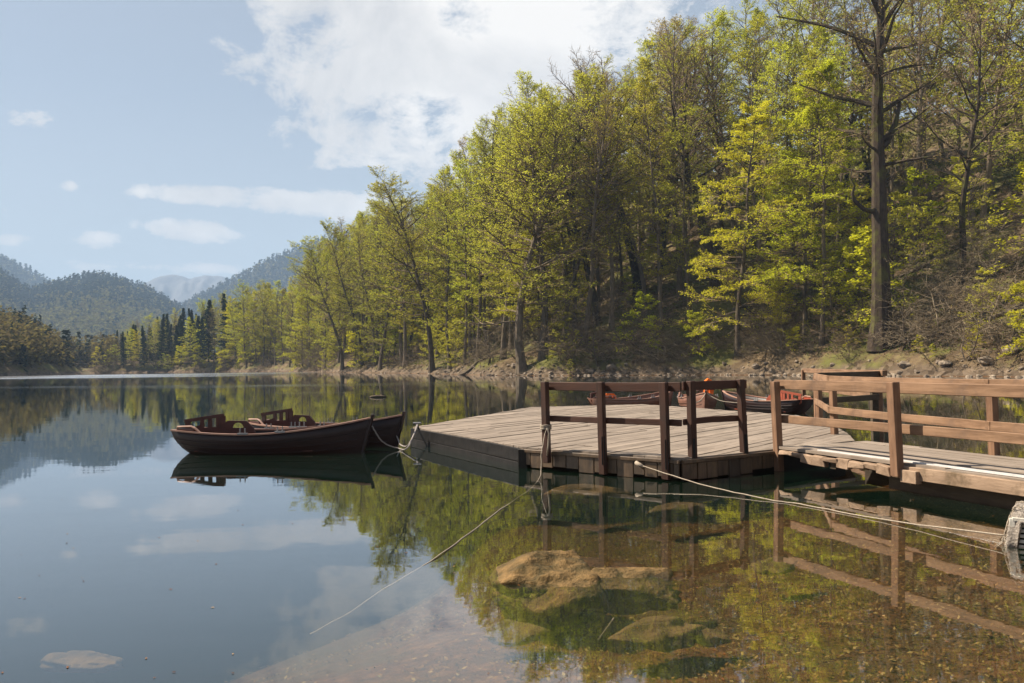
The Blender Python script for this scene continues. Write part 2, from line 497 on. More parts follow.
# ------------------------------------------------------------------ water
def water_mat():
    m, nt, out = newmat('lake_water'); g = G(nt)
    p = g.pos(); sx = g.n('ShaderNodeSeparateXYZ'); g.l(p, sx.inputs[0]); X, Y = sx.outputs[0], sx.outputs[1]
    r1 = g.noise(0.9, 3, 0.5, g.pos((0.55, 1.0, 1.0)))
    r2 = g.noise(5.0, 3, 0.55, g.pos((0.6, 1.0, 1.0)))
    hgt = g.math('ADD', g.math('MULTIPLY', r1, 1.0), g.math('MULTIPLY', r2, 0.16))
    # wind-ruffled streaks far out on the lake
    wob = g.math('MULTIPLY', g.math('SUBTRACT', g.noise(0.018, 3, 0.6, p), 0.5), 60.0)
    yy = g.math('ADD', g.math('ADD', Y, g.math('MULTIPLY', X, -0.12)), wob)

    def band(y0, w, soft):
        d = g.math('ABSOLUTE', g.math('SUBTRACT', yy, y0))
        return g.math('SUBTRACT', 1.0, g.math('DIVIDE', g.math('SUBTRACT', d, w), soft), clamp=True)
    xl = g.math('DIVIDE', g.math('SUBTRACT', -30.0, X), 25.0, clamp=True)
    b1 = g.math('MULTIPLY', g.math('MULTIPLY', band(212, 40, 25), xl), g.ramp(g.noise(0.06, 4, 0.6, g.pos((0.25, 1, 1))), [(0.36, 0.25), (0.58, 1.0)]))
    b2 = g.math('MULTIPLY', g.math('MULTIPLY', band(74, 5, 5), g.ramp(g.noise(0.05, 4, 0.6, g.pos((0.3, 1, 1))), [(0.42, 0.0), (0.6, 1.0)])), 0.55)
    b3 = g.math('MULTIPLY', g.math('MULTIPLY', band(52, 2.5, 3), g.ramp(g.noise(0.09, 4, 0.6, g.pos((0.3, 1, 1))), [(0.5, 0.0), (0.62, 1.0)])), 0.5)
    ruf = g.math('ADD', g.math('ADD', b1, b2), b3, clamp=True)
    bmp = g.n('ShaderNodeBump', Distance=0.010, Strength=0.22); g.l(hgt, bmp.inputs['Height'])
    gl = g.n('ShaderNodeBsdfAnisotropic'); gl.inputs[0].default_value = (0.96, 0.97, 1.0, 1)
    g.l(g.math('ADD', 0.012, g.math('MULTIPLY', ruf, 0.19)), gl.inputs['Roughness'])
    g.l(bmp.outputs[0], gl.inputs['Normal'])
    tr = g.n('ShaderNodeBsdfTransparent'); tr.inputs[0].default_value = (0.95, 0.93, 0.88, 1)
    df = g.n('ShaderNodeBsdfDiffuse'); df.inputs[0].default_value = (0.025, 0.085, 0.050, 1)
    body = g.n('ShaderNodeMixShader', Fac=0.10); g.l(tr.outputs[0], body.inputs[1]); g.l(df.outputs[0], body.inputs[2])
    geo = g.nt.nodes.new('ShaderNodeNewGeometry')
    dp = g.nt.nodes.new('ShaderNodeVectorMath'); dp.operation = 'DOT_PRODUCT'; g.l(geo.outputs['Incoming'], dp.inputs[0]); g.l(bmp.outputs[0], dp.inputs[1])
    fz = g.math('POWER', g.math('SUBTRACT', 1.0, g.math('ABSOLUTE', dp.outputs['Value']), clamp=True), WATER_POW)
    fres = g.math('ADD', 0.025, g.math('MULTIPLY', fz, 0.975))
    mx = g.n('ShaderNodeMixShader'); g.l(fres, mx.inputs[0])
    g.l(body.outputs[0], mx.inputs[1]); g.l(gl.outputs[0], mx.inputs[2])
    g.l(mx.outputs[0], out.inputs['Surface'])
    va = g.n('ShaderNodeVolumeAbsorption', Density=0.22); va.inputs[0].default_value = (0.50, 0.55, 0.25, 1)
    g.l(va.outputs[0], out.inputs['Volume'])
    return m


WATER_POW = 3.5
wx = [-700, 300]; wy = [-40, 800]
wv = [(wx[0], wy[0], 0), (wx[1], wy[0], 0), (wx[1], wy[1], 0), (wx[0], wy[1], 0), (wx[0], wy[0], -9), (wx[1], wy[0], -9), (wx[1], wy[1], -9), (wx[0], wy[1], -9)]
water = np_obj('water', wv, np.array([(0, 1, 2, 3), (7, 6, 5, 4), (0, 4, 5, 1), (1, 5, 6, 2), (2, 6, 7, 3), (3, 7, 4, 0)]), water_mat())
water['kind'] = 'structure'

# ------------------------------------------------------------------ trees
NR = np.random.default_rng(11)


def unit(v): return v / np.maximum(np.linalg.norm(v, axis=-1, keepdims=True), 1e-9)


def grow(start, d, L, k, wander, up, rng):
    n = len(start); pts = np.empty((n, k + 1, 3)); pts[:, 0] = start; d = unit(d.copy())
    up = np.broadcast_to(np.asarray(up, float), (n,))
    for i in range(k):
        d = unit(d + rng.normal(0, wander, (n, 3)) + np.stack([np.zeros(n), np.zeros(n), up], -1))
        pts[:, i + 1] = pts[:, i] + d * (L / k)[:, None]
    return pts


def tubes(pts, rad, sides):
    n, k, _ = pts.shape
    t = np.empty_like(pts); t[:, 1:-1] = pts[:, 2:] - pts[:, :-2]; t[:, 0] = pts[:, 1] - pts[:, 0]; t[:, -1] = pts[:, -1] - pts[:, -2]
    t = unit(t)
    ref = np.where((np.abs(t[..., 2:3]) < 0.9), np.array([0, 0, 1.0]), np.array([1.0, 0, 0]))
    u = unit(np.cross(t, ref)); w = np.cross(u, t)
    a = np.arange(sides) * 2 * PI / sides
    ring = pts[:, :, None] + rad[:, :, None, None] * (np.cos(a)[:, None] * u[:, :, None] + np.sin(a)[:, None] * w[:, :, None])
    base = np.arange(n * k * sides).reshape(n, k, sides)
    nb = np.roll(base, -1, axis=2)
    f = np.stack([base[:, :-1], nb[:, :-1], nb[:, 1:], base[:, 1:]], -1).reshape(-1, 4)
    return ring.reshape(-1, 3), f


def sample(pts, t):
    """pts (n,k,3), t (n,m) in 0..1 -> position and tangent (n,m,3)"""
    n, k, _ = pts.shape
    x = t * (k - 1); i = np.clip(x.astype(int), 0, k - 2); f = (x - i)[..., None]
    r = np.arange(n)[:, None]
    a = pts[r, i]; b = pts[r, i + 1]
    return a * (1 - f) + b * f, unit(b - a)


def children(pts, m, t0, t1, angle, planar, rng):
    n = len(pts)
    t = t0 + (t1 - t0) * (np.arange(m)[None] + rng.random((n, m))) / m
    P, T = sample(pts, t)
    side = np.cross(T, np.array([0, 0, 1.0])); side = unit(side + 1e-6)
    sgn = np.where((np.arange(m)[None] + rng.integers(0, 2, (n, 1))) % 2 == 0, 1.0, -1.0)[..., None]
    vert = np.cross(side, T)
    rv = side * sgn + vert * rng.normal(0, planar, (n, m, 1))
    rv = unit(rv)
    ang = angle + rng.normal(0, 0.18, (n, m, 1))
    d = T * np.cos(ang) + rv * np.sin(ang)
    return P.reshape(-1, 3), d.reshape(-1, 3), t.reshape(-1)


def leaf_quads(P, size, flat, rng):
    n = len(P)
    nrm = unit(np.concatenate([rng.normal(0, flat, (n, 2)), np.ones((n, 1))], -1))
    a = rng.random(n) * 2 * PI
    x = np.stack([np.cos(a), np.sin(a), np.zeros(n)], -1)
    x = unit(x - nrm * np.sum(x * nrm, -1, keepdims=True)); y = np.cross(nrm, x)
    s = size * (0.6 + 0.8 * rng.random(n))[:, None]
    v = np.stack([P - x * s, P - y * s * 0.55 + x * s * 0.1, P + x * s, P + y * s * 0.55 + x * s * 0.1], 1).reshape(-1, 3)
    return v, np.arange(4 * n).reshape(n, 4)


class Acc:
    def __init__(s): s.v = []; s.f = []; s.m = []; s.n = 0

    def add(s, v, f, m=0):
        s.v.append(v); s.f.append(f + s.n); s.m.append(np.full(len(f), m)); s.n += len(v)

    def obj(s, name, mats, parent):
        return np_obj(name, np.concatenate(s.v), np.concatenate(s.f), mats, parent, np.concatenate(s.m))


def gen_tree(name, seed, H=32, r0=0.45, base=0.3, n1=34, L1=7.0, el0=0.1, el1=0.9, prof='round', n2=7, n3=5, leaves=9, lsize=0.16, flat=0.45,
             leafmat='leaf', bark='bark', twig='twig', wander=0.05, lean=(0, 0), up1=0.03, leaf_cov=1.0, l2=0.42, droop=0.0, trunks=1, planar=0.25, r1f=0.34, tw=0.022):
    rng = np.random.default_rng(seed)
    e = empty(name)
    tr = Acc(); cr = Acc()
    for tk in range(trunks):
        K = 16
        d0 = np.array([[lean[0] + (0 if trunks == 1 else rng.normal(0, 0.38)), lean[1] + (0 if trunks == 1 else rng.normal(0, 0.38)), 1.0]])
        h = H * (1 if tk == 0 else rng.uniform(0.6, 1.0))
        tp = grow(np.array([[rng.normal(0, 0.25) * (tk > 0), rng.normal(0, 0.25) * (tk > 0), -0.4]]), d0, np.array([h + 0.4]), K, wander, 0.02, rng)
        t = np.linspace(0, 1, K + 1)
        rad = r0 * (0.06 + 0.94 * (1 - t) ** 0.85) * (1 + 0.55 * np.exp(-t * 28))
        v, f = tubes(tp, rad[None], 9); tr.add(v, f)
        # limbs
        m = n1 // trunks
        tt = base + (0.985 - base) * ((np.arange(m) + rng.random(m)) / m)
        P, T = sample(tp, tt[None]); P = P[0]; T = T[0]
        az = np.arange(m) * 2.399963 + rng.normal(0, 0.5, m)
        rel = (tt - base) / (1 - base)
        if prof == 'round': Lp = np.sin(PI * (0.25 + 0.66 * rel)) ** 0.8
        elif prof == 'top': Lp = np.sin(PI * np.clip(0.08 + 0.87 * rel, 0, 1)) ** 0.7
        elif prof == 'tier': Lp = (1 - rel) ** 0.75 * 0.95 + 0.12
        else: Lp = np.ones(m)
        L = L1 * Lp * rng.uniform(0.55, 1.12, m)
        el = el0 + (el1 - el0) * rel + rng.normal(0, 0.13, m)
        d = np.stack([np.cos(az) * np.cos(el), np.sin(az) * np.cos(el), np.sin(el)], -1)
        lp = grow(P, d, L, 7, 0.10, up1 - droop, rng)
        rt = np.interp(tt, t, rad)
        r1 = np.minimum(rt * 0.7, r1f * r0 * (L / L1) ** 0.9 * 0.9 + 0.015)
        v, f = tubes(lp, r1[:, None] * np.linspace(1, 0.22, 8)[None] ** 1.0, 5); tr.add(v, f)
        P2, d2, t2 = children(lp, n2, 0.18, 0.97, 0.8, planar, rng)
        L2 = np.repeat(L, n2) * l2 * (1.15 - 0.75 * t2) * rng.uniform(0.6, 1.2, len(t2)) + 0.25
        p2 = grow(P2, d2, L2, 4, 0.13, up1 * 0.7 - droop, rng)
        r2 = np.minimum(np.repeat(r1, n2) * 0.5, 0.012 + 0.012 * L2)
        v, f = tubes(p2, r2[:, None] * np.linspace(1, 0.35, 5)[None], 4); cr.add(v, f, 0)
        P3, d3, t3 = children(p2, n3, 0.15, 1.0, 0.75, planar, rng)
        L3 = np.repeat(L2, n3) * 0.42 * (1.15 - 0.6 * t3) * rng.uniform(0.6, 1.2, len(t3)) + 0.18
        p3 = grow(P3, d3, L3, 2, 0.15, up1 * 0.5 - droop * 0.7, rng)
        v, f = tubes(p3, np.full((len(p3), 1), tw) * np.linspace(1, 0.45, 3)[None] * rng.uniform(.6, 1.1, (len(p3), 1)), 3); cr.add(v, f, 0)
        if leaves:
            nn = len(p3)
            tl = rng.random((nn, leaves)) ** 0.7
            Q, _ = sample(p3, tl)
            Q = Q.reshape(-1, 3) + rng.normal(0, 0.09, (nn * leaves, 3))
            if leaf_cov < 1:
                key = vnoise(Q[:, 0] * 0.35 + seed, Q[:, 1] * 0.35 + Q[:, 2] * 0.25, seed)
                Q = Q[(key + rng.random(len(Q)) * 0.9) < leaf_cov * 1.5]
            v, f = leaf_quads(Q, lsize, flat * 1.5, rng); cr.add(v, f, 1)
    tr.obj('trunk', [M[bark]], e)
    cr.obj('crown', [M[twig], M[leafmat]], e)
    e['H'] = float(H)
    return e


def gen_conifer(name, seed, H=28, r0=0.3, W=3.2):
    rng = np.random.default_rng(seed)
    e = empty(name); tr = Acc(); cr = Acc()
    tp = grow(np.zeros((1, 3)) + [0, 0, -0.4], np.array([[0, 0, 1.0]]), np.array([H + 0.4]), 10, 0.012, 0, rng)
    t = np.linspace(0, 1, 11)
    v, f = tubes(tp, (r0 * (1 - t) + 0.02)[None], 7); tr.add(v, f)
    m = 190
    tt = 0.10 + 0.895 * (np.arange(m) / m) ** 0.9
    P, _ = sample(tp, tt[None]); P = P[0]
    az = rng.random(m) * 2 * PI
    L = W * ((1 - tt) ** 0.85 + 0.03) * rng.uniform(0.65, 1.15, m) * np.minimum(1, 0.55 + tt * 2.2)
    el = -0.25 + 0.7 * tt
    d = np.stack([np.cos(az) * np.cos(el), np.sin(az) * np.cos(el), np.sin(el)], -1)
    p = grow(P, d, L, 4, 0.06, -0.03, rng)
    v, f = tubes(p, np.full((m, 1), 0.05) * np.linspace(1, .3, 5)[None], 3); cr.add(v, f, 0)
    q = 22
    Q, T = sample(p, rng.random((m, q)) ** 0.7)
    Q = Q.reshape(-1, 3) + rng.normal(0, 0.16, (m * q, 3)) + np.array([0, 0, -0.12])
    v, f = leaf_quads(Q, 0.42, 0.6, rng); cr.add(v, f, 1)
    tr.obj('trunk', [M['bark_dark']], e)
    cr.obj('crown', [M['twig'], M['needle']], e)
    e['H'] = float(H)
    return e


PROTO = {}
PROTO['full'] = [gen_tree('beech_tree', 100 + i, H=h, r0=r, base=b, n1=46, L1=l, el0=0.0, el1=0.85, leaves=10, lsize=.085, n2=9, l2=.55, leaf_cov=c)
                 for i, (h, r, b, l, c) in enumerate([(34, .42, .20, 7.8, 1.0), (31, .36, .26, 7.0, .9), (36, .48, .18, 8.6, .9), (29, .33, .12, 7.4, 1.0)])]
PROTO['thin'] = [gen_tree('beech_tree', 120 + i, H=h, r0=r, base=b, n1=40, L1=l, el0=0.1, el1=1.0, leaves=9, lsize=.085, n2=8, n3=5, l2=.55, leaf_cov=c)
                    for i, (h, r, b, l, c) in enumerate([(33, .33, .25, 5.6, .9), (30, .28, .34, 4.8, .8), (35, .36, .3, 5.8, .75), (28, .25, .2, 5.0, .95)])]
PROTO['slender'] = [gen_tree('beech_tree', 140 + i, H=h, r0=r, base=b, n1=30, L1=l, el0=0.1, el1=1.1, leaves=12, lsize=.088, n2=7, n3=4, l2=.55, prof='top', leaf_cov=.9)
                    for i, (h, r, b, l) in enumerate([(33, .27, .38, 5.0), (30, .23, .32, 4.6)])]
PROTO['bud'] = [gen_tree('beech_tree', 160 + i, H=h, r0=r, base=.28, n1=36, L1=l, el0=0.2, el1=1.15, leaves=4, lsize=.09, n2=8, n3=5, leafmat='leaf_bud', leaf_cov=.55, prof='top')
                for i, (h, r, l) in enumerate([(35, .42, 6.5), (31, .36, 5.6)])]
PROTO['bare'] = [gen_tree('bare_tree', 180 + i, H=h, r0=r, base=.3, n1=24, L1=l, el0=0.45, el1=1.1, leaves=0, n2=9, n3=7, bark='bark_dark', wander=.07, prof='top', planar=0.8, r1f=.5, tw=.03)
                 for i, (h, r, l) in enumerate([(34, .62, 11.5), (30, .4, 7.5)])]
PROTO['giant'] = [gen_tree('giant_tree', 195, H=46, r0=1.0, base=.36, n1=34, L1=11.0, el0=0.25, el1=1.0, leaves=5, lsize=.1, leafmat='leaf_bud', n2=8, n3=6, bark='bark_dark', wander=.018, prof='top', planar=0.8, r1f=.42, tw=.03, leaf_cov=.5)]
_g = PROTO['giant'][0]; _mb = MB()
_mb.tube([(0, 0, 14.2), (-.8, -.3, 13.7), (-1.7, -.5, 13.9), (-2.6, -.6, 14.7), (-2.9, -.7, 15.4), (-2.7, -.8, 16.2), (-3.1, -.8, 17.0), (-2.9, -.9, 18.0)], [.34, .28, .23, .2, .17, .13, .09, .04], 8)
_mb.tube([(0, 0, 20), (1.0, .3, 20.8), (2.0, .4, 22.5), (2.6, .4, 25)], [.5, .42, .33, .2], 8)
_mb.build('limb', M['bark_dark'], _g, smooth=True)
PROTO['bright'] = [gen_tree('young_beech_tree', 200 + i, H=h, r0=r, base=.12, n1=50, L1=l, el0=-0.06, el1=0.6, leaves=22, lsize=.078, flat=.3, leafmat='leaf_bright', prof='tier', leaf_cov=.95, l2=.5, n2=9, planar=.07, up1=0.0)
                   for i, (h, r, l) in enumerate([(27, .3, 8.6), (24, .24, 7.2)])]
PROTO['sapling'] = [gen_tree('beech_sapling', 220 + i, H=h, r0=r, base=.15, n1=22, L1=l, el0=0.0, el1=0.6, leaves=8, lsize=.12, flat=.3, leafmat=lm, prof='tier', leaf_cov=.7, n2=6, n3=4, planar=.12, up1=0.0, tw=.014)
                    for i, (h, r, l, lm) in enumerate([(8, .07, 3.2, 'leaf_bright'), (11, .09, 3.8, 'leaf')])]
PROTO['shrub'] = [gen_tree('bare_shrub', 240 + i, H=h, r0=.09, base=.1, n1=40, L1=l, el0=0.2, el1=0.7, leaves=lv, lsize=.07, leafmat='leaf_bud', prof='flat', n2=6, n3=5, trunks=tk, bark=b, twig=t, wander=.16, droop=.06, leaf_cov=.35, tw=.014, r1f=.4, planar=.7)
                  for i, (h, l, tk, b, t, lv) in enumerate([(6.5, 3.6, 4, 'bark', 'twig_pale', 0), (8.5, 4.2, 3, 'bark', 'twig', 3), (5.5, 4.0, 4, 'twig_pale', 'twig_pale', 0)])]
PROTO['shrub'] = PROTO['shrub']
PROTO['conifer'] = [gen_conifer('spruce_tree', 260 + i, h, .28, w) for i, (h, w) in enumerate([(29, 4.6), (25, 5.0), (32, 4.3)])]
USED = set()


def place(kind, i, x, y, h, label, cat, group=None, rz=None, squash=1.0, zoff=0.0):
    pr = PROTO[kind][i % len(PROTO[kind])]
    if pr.name in USED:
        o = copy_tree(pr)
    else:
        o = pr; USED.add(pr.name)
    s = h / pr['H']
    o.location = (x, y, float(terrain(np.array([x]), np.array([y]))[0]) - 0.05 + zoff)
    o.scale = (s * squash, s * squash, s)
    o.rotation_euler = (0, 0, rnd.uniform(0, 2 * PI) if rz is None else rz)
    o['label'] = label; o['category'] = cat
    if group: o['group'] = group
    elif 'group' in o: del o['group']
    return o


SKY_X = [60, 85, 110, 140, 163, 186, 213, 249, 276, 306, 326, 345, 372, 400, 432, 450, 462, 480, 500, 530, 575, 605, 640, 680, 740, 800, 1100]
SKY_Y = [372, 358, 336, 316, 310, 303, 298, 282, 281, 265, 240, 218, 205, 180, 178, 195, 170, 120, 95, 82, 88, 60, 24, 18, -15, -60, -250]
FX, FY = [], []        # taken spots


def free(x, y, dmin):
    for a, b in zip(FX, FY):
        if (a - x) ** 2 + (b - y) ** 2 < dmin * dmin: return False
    return True


def hero(kind, i, u, dist, h, label, cat, rz=None, group=None, squash=1.0):
    """u: where along the picture width it stands, dist: metres inland from the shore on that bearing"""
    d = ray(u, 364 - 0.0122 * (u - 512))
    # walk out along the bearing until the shore is passed
    ys = np.arange(60, 420, 0.5); xs = ys * d.x / d.y
    sd = shore_sd(xs, ys)
    j = np.argmax(sd > 0)
    y = ys[j] + dist; x = y * d.x / d.y
    FX.append(x); FY.append(y)
    return place(kind, i, x, y, h, label, cat, group, rz, squash)


# --- the trees one can single out
hero('giant', 0, 882, 4, 47, 'massive dark mossy trunk with a crooked low limb, tallest tree at the right shore', 'tree', rz=0.0)
hero('bright', 0, 738, 2, 30, 'bright yellow-green young beech with thin trunk and tiered boughs at mid shore', 'tree')
hero('bright', 1, 806, 9, 31, 'bright yellow-green beech just left of the massive mossy trunk, top catching the sun', 'tree')
hero('bare', 0, 640, 22, 38, 'leafless wide-branched dark tree rising above the wood into the sky', 'tree', rz=0.6)
hero('full', 2, 522, 3, 38, 'tall leafy beech with pale straight trunk at the outer corner of the wood', 'tree', squash=1.25)
hero('full', 0, 543, 6, 36, 'tall leafy beech close behind the pale-trunked corner beech', 'tree', squash=1.25)
hero('full', 1, 432, 4, 36, 'round-topped leafy beech standing in front of the gap in the skyline', 'tree', squash=1.25)
hero('full', 3, 380, 3, 29, 'leaning spreading beech left of the round-topped beech on the shore', 'tree', squash=1.25)
hero('full', 3, 342, 3, 32, 'low broad yellow-green beech at the left end of the near wood', 'tree', squash=1.25)
hero('bud', 0, 585, 7, 33, 'brownish budding beech between the corner beech and the leafless wide tree', 'tree')
hero('bud', 1, 915, 26, 36, 'brownish budding tree right behind the massive mossy trunk', 'tree')
hero('slender', 0, 822, 5, 33, 'slim dark-stemmed beech beside the massive mossy trunk', 'tree')
hero('slender', 1, 690, 7, 30, 'slim straight beech left of the bright young beech at mid shore', 'tree')
hero('slender', 0, 765, 12, 34, 'slim beech between the two bright young beeches', 'tree')
hero('slender', 1, 465, 7, 33, 'slim beech standing in the shade left of the corner beech', 'tree')
hero('full', 1, 985, 30, 34, 'leafy beech high on the right slope near the frame edge', 'tree')
hero('bright', 1, 303, 3, 21, 'bright broad beech at the water where the spruces begin', 'tree')
hero('bare', 1, 960, 16, 30, 'bare grey tree leaning over the right slope', 'tree', rz=1.0)

for kd, i, u, ds, h, lb in [('thin', 0, 325, 5, 30, 'thin-leaved beech between the low broad left beech and the bright one by the spruces'), ('thin', 1, 362, 5, 34, 'slender thin-leaved beech just left of the leaning spreading beech'),
                        ('thin', 2, 405, 6, 39, 'tall thin-leaved beech between the leaning beech and the round-topped beech'), ('thin', 3, 450, 6, 34, 'thin-leaved beech just right of the round-topped beech'),
                        ('thin', 0, 478, 9, 37, 'thin-leaved beech in the dip of the skyline left of the corner beech'), ('full', 1, 503, 8, 38, 'leafy beech close at the left side of the pale-trunked corner beech'),
                        ('thin', 1, 565, 9, 36, 'thin-leaved beech two trunks right of the corner beech'), ('thin', 2, 612, 10, 34, 'thin-leaved beech in front of the leafless wide tree on its left'),
                        ('thin', 3, 662, 9, 33, 'thin-leaved beech in front of the leafless wide tree on its right')]:
    hero(kd, i, u, ds, h, lb, 'tree')

# --- shrubs and saplings along the water
shr = [(905, 3, 0, 6.5, 'tangle of pale dead branches right of the massive mossy trunk'), (935, 6, 2, 7, 'arching pale bare shrub on the right slope above the stones'),
       (968, 2, 1, 7.5, 'brown bare shrub at the water near the right frame edge'), (1005, 4, 2, 7, 'pale drooping bare shrub cut by the right frame edge'),
       (950, 13, 0, 6, 'pale bare shrub halfway up the right slope'), (1000, 18, 2, 7, 'bleached bare shrub high on the right slope'),
       (850, 3, 1, 5, 'small bare shrub just left of the massive mossy trunk'), (775, 2, 2, 4.5, 'low bare shrub right of the bright mid-shore beech'),
       (600, 3, 1, 9.5, 'broad brown bare shrub below the leafless wide tree'), (570, 4, 0, 8.5, 'brown bare shrub right of the corner beech'),
       (635, 4, 1, 8, 'brown bare shrub with a few buds left of the slim shore beech'), (490, 4, 0, 7.5, 'brown bare shrub left of the corner beech'),
       (410, 2.5, 1, 6, 'bare shrub under the round-topped beech'), (322, 2, 1, 8, 'brown bare shrub under the low broad left beech'),
       (660, 2, 2, 4.5, 'low pale bare shrub above the shore stones at mid shore'), (715, 5, 0, 5, 'bare shrub in the shade of the bright mid-shore beech')]
for u, ds, i, h, lb in shr: hero('shrub', i, u, ds, h, lb, 'shrub')
sap = [(640, 3, 0, 8, 'bright green sapling at the shore under the leafless wide tree'), (700, 2.5, 0, 6, 'small bright sapling left of the mid-shore beech trunk'),
       (835, 5, 1, 10, 'yellow-green sapling between slim dark stem and massive mossy trunk'), (455, 3, 1, 9, 'sapling at the water left of the corner beech'),
       (360, 2, 0, 9, 'bright sapling overhanging the water under the leaning beech'), (895, 16, 1, 11, 'sapling uphill right behind the massive mossy trunk'),
       (560, 3, 1, 7, 'small sapling right beside the corner beech'), (785, 5, 1, 8, 'sapling between the two bright young beeches'),
       (975, 24, 1, 12, 'yellow sapling on the upper right slope'), (865, 9, 0, 9, 'bright sapling left behind the massive mossy trunk')]
for u, ds, i, h, lb in sap: hero('sapling', i, u, ds, h, lb, 'sapling')

# --- low growth along the water's edge
lx = NR.uniform(0, 70, 9000); ly = NR.uniform(60, 125, 9000); ls = shore_sd(lx, ly)
lu, lv = project(np.stack([lx, ly, terrain(lx, ly)], -1)); lc = 0; LX_, LY_ = [], []
for j in range(9000):
    if not (1.2 < ls[j] < 9 and 560 < lu[j] < 1045): continue
    if any((a - lx[j]) ** 2 + (b - ly[j]) ** 2 < 2.6 for a, b in zip(LX_, LY_)): continue
    LX_.append(lx[j]); LY_.append(ly[j]); k_ = NR.random() < .35
    zl_ = 'at the foot of the right slope' if lu[j] > 850 else 'on the mid-shore bank'
    place('sapling' if k_ else 'shrub', rnd.randrange(3), lx[j], ly[j], rnd.uniform(1.4, 3.2), ('knee-high leafy seedling ' if k_ else 'low bare scrub bush ') + zl_, 'seedling' if k_ else 'bush', ('leafy seedlings ' if k_ else 'low scrub bushes ') + zl_)
    lc += 1
    if lc >= 75: break
# --- the rest of the wood, by stretch of shore
ZONES = [(-60, 300, 'by the spruces at the far end'), (300, 450, 'around the round-topped beech'), (450, 580, 'behind the pale-trunked corner beech'),
         (580, 700, 'around the leafless wide tree'), (700, 850, 'behind the two bright young beeches'), (850, 1100, 'on the slope right of the massive mossy trunk')]
KLAB = {'thin': ('thin-leaved spring beech of the crowd', 'tree'), 'full': ('leafy spring beech of the crowd', 'tree'), 'slender': ('slim tall beech of the crowd', 'tree'), 'bud': ('brownish budding beech of the crowd', 'tree'),
        'bare': ('leafless dark tree of the crowd', 'tree'), 'bright': ('bright yellow-green beech of the crowd', 'tree'), 'conifer': ('dark spruce of the crowd', 'conifer')}
cand = []
cx = NR.uniform(-210, 125, 26000); cy = NR.uniform(60, 470, 26000)
csd = shore_sd(cx, cy); cz = terrain(cx, cy)
ok = (csd > np.where(cy > 190, 0.8, 2.5)) & (csd < 105)
pu, pv = project(np.stack([cx, cy, cz], -1))
ok &= (pu > -30) & (pu < 1060)
order = np.argsort(csd + NR.random(len(csd)) * 22)
count = 0
for j in order:
    if not ok[j]: continue
    x, y, u = cx[j], cy[j], pu[j]
    if x < -100 and u < 86: continue
    deep = csd[j]
    dm = 4.6 + 0.02 * deep + (0.4 if y > 190 else 0)
    if u > 890 and deep < 22: dm = 9.5
    if not free(x, y, dm): continue
    z0 = cz[j]
    skyy = np.interp(u, SKY_X, SKY_Y) + rnd.uniform(0, 22)
    hmax = (pv[j] - skyy) / FOC * y
    r = rnd.random()
    if u < 285 and y > 180:
        con = rnd.random() < (0.62 if u < 205 else 0.14)
        kind = 'conifer' if con else rnd.choice(['thin', 'bud', 'full', 'bud', 'bright'])
    elif u > 690: kind = rnd.choices(['thin', 'slender', 'bud', 'bright', 'bare'], [34, 24, 34, 3, 5])[0]
    elif u > 575: kind = rnd.choices(['thin', 'slender', 'bud', 'bright', 'bare'], [28, 24, 38, 3, 7])[0]
    else: kind = rnd.choices(['thin', 'slender', 'bud', 'bright', 'bare'], [48, 26, 18, 8, 2])[0]
    if kind == 'conifer': hmax *= rnd.uniform(0.78, 1.1)
    hn = {'thin': 38, 'full': 36, 'slender': 37, 'bud': 38, 'bare': 32, 'bright': 25, 'conifer': 28}[kind] * rnd.uniform(0.85, 1.2)
    h = min(hn, hmax)
    if h < 11: continue
    FX.append(x); FY.append(y)
    zl = next(z for z in ZONES if z[0] <= u < z[1])[2]
    lb, cat = KLAB[kind]
    place(kind, rnd.randrange(4), x, y, h, lb + ' ' + zl, cat, lb + ' ' + zl)
    count += 1
    if count >= 400: break
print('mass trees', count)
ucount = 0
ux = NR.uniform(-178, -40, 20000); uy = NR.uniform(215, 352, 20000); us_ = shore_sd(ux, uy)
pu, pv = project(np.stack([ux, uy, terrain(ux, uy)], -1))
for j in range(20000):
    if not (0.3 < us_[j] < 4 and 84 < pu[j] < 330) or not free(ux[j], uy[j], 2.6): continue
    FX.append(ux[j]); FY.append(uy[j])
    zl = 'by the spruces at the far end' if pu[j] < 300 else 'around the round-topped beech'
    k_ = rnd.random() < .6
    place('sapling' if k_ else 'shrub', rnd.randrange(3), ux[j], uy[j], rnd.uniform(4, 9), ('leafy sapling of the undergrowth ' if k_ else 'bare twiggy shrub of the undergrowth ') + zl, 'sapling' if k_ else 'shrub', ('saplings ' if k_ else 'bare shrubs ') + zl)
ux = NR.uniform(-110, 70, 6000); uy = NR.uniform(60, 330, 6000); us_ = shore_sd(ux, uy); uz = terrain(ux, uy)
pu, pv = project(np.stack([ux, uy, uz], -1))
for j in np.argsort(us_ + NR.random(6000) * 25):
    if not (1.0 < us_[j] < 45 and 240 < pu[j] < 1045) or not free(ux[j], uy[j], 3.2): continue
    FX.append(ux[j]); FY.append(uy[j])
    zl = next(z for z in ZONES if z[0] <= pu[j] < z[1])[2]
    if rnd.random() < (0.35 if pu[j] > 870 else 0.62):
        place('sapling', rnd.randrange(2), ux[j], uy[j], rnd.uniform(5, 12), 'leafy sapling of the undergrowth ' + zl, 'sapling', 'saplings ' + zl)
    else:
        place('shrub', rnd.randrange(3), ux[j], uy[j], rnd.uniform(3.5, 7.5), 'bare twiggy shrub of the undergrowth ' + zl, 'shrub', 'bare shrubs ' + zl)
    ucount += 1
    if ucount >= 170: break


# ------------------------------------------------------------------ far hills
def dir_h(u, v):
    d = ray(u, v); h = math.hypot(d.x, d.y)
    return d.x / h, d.y / h, d.z / h


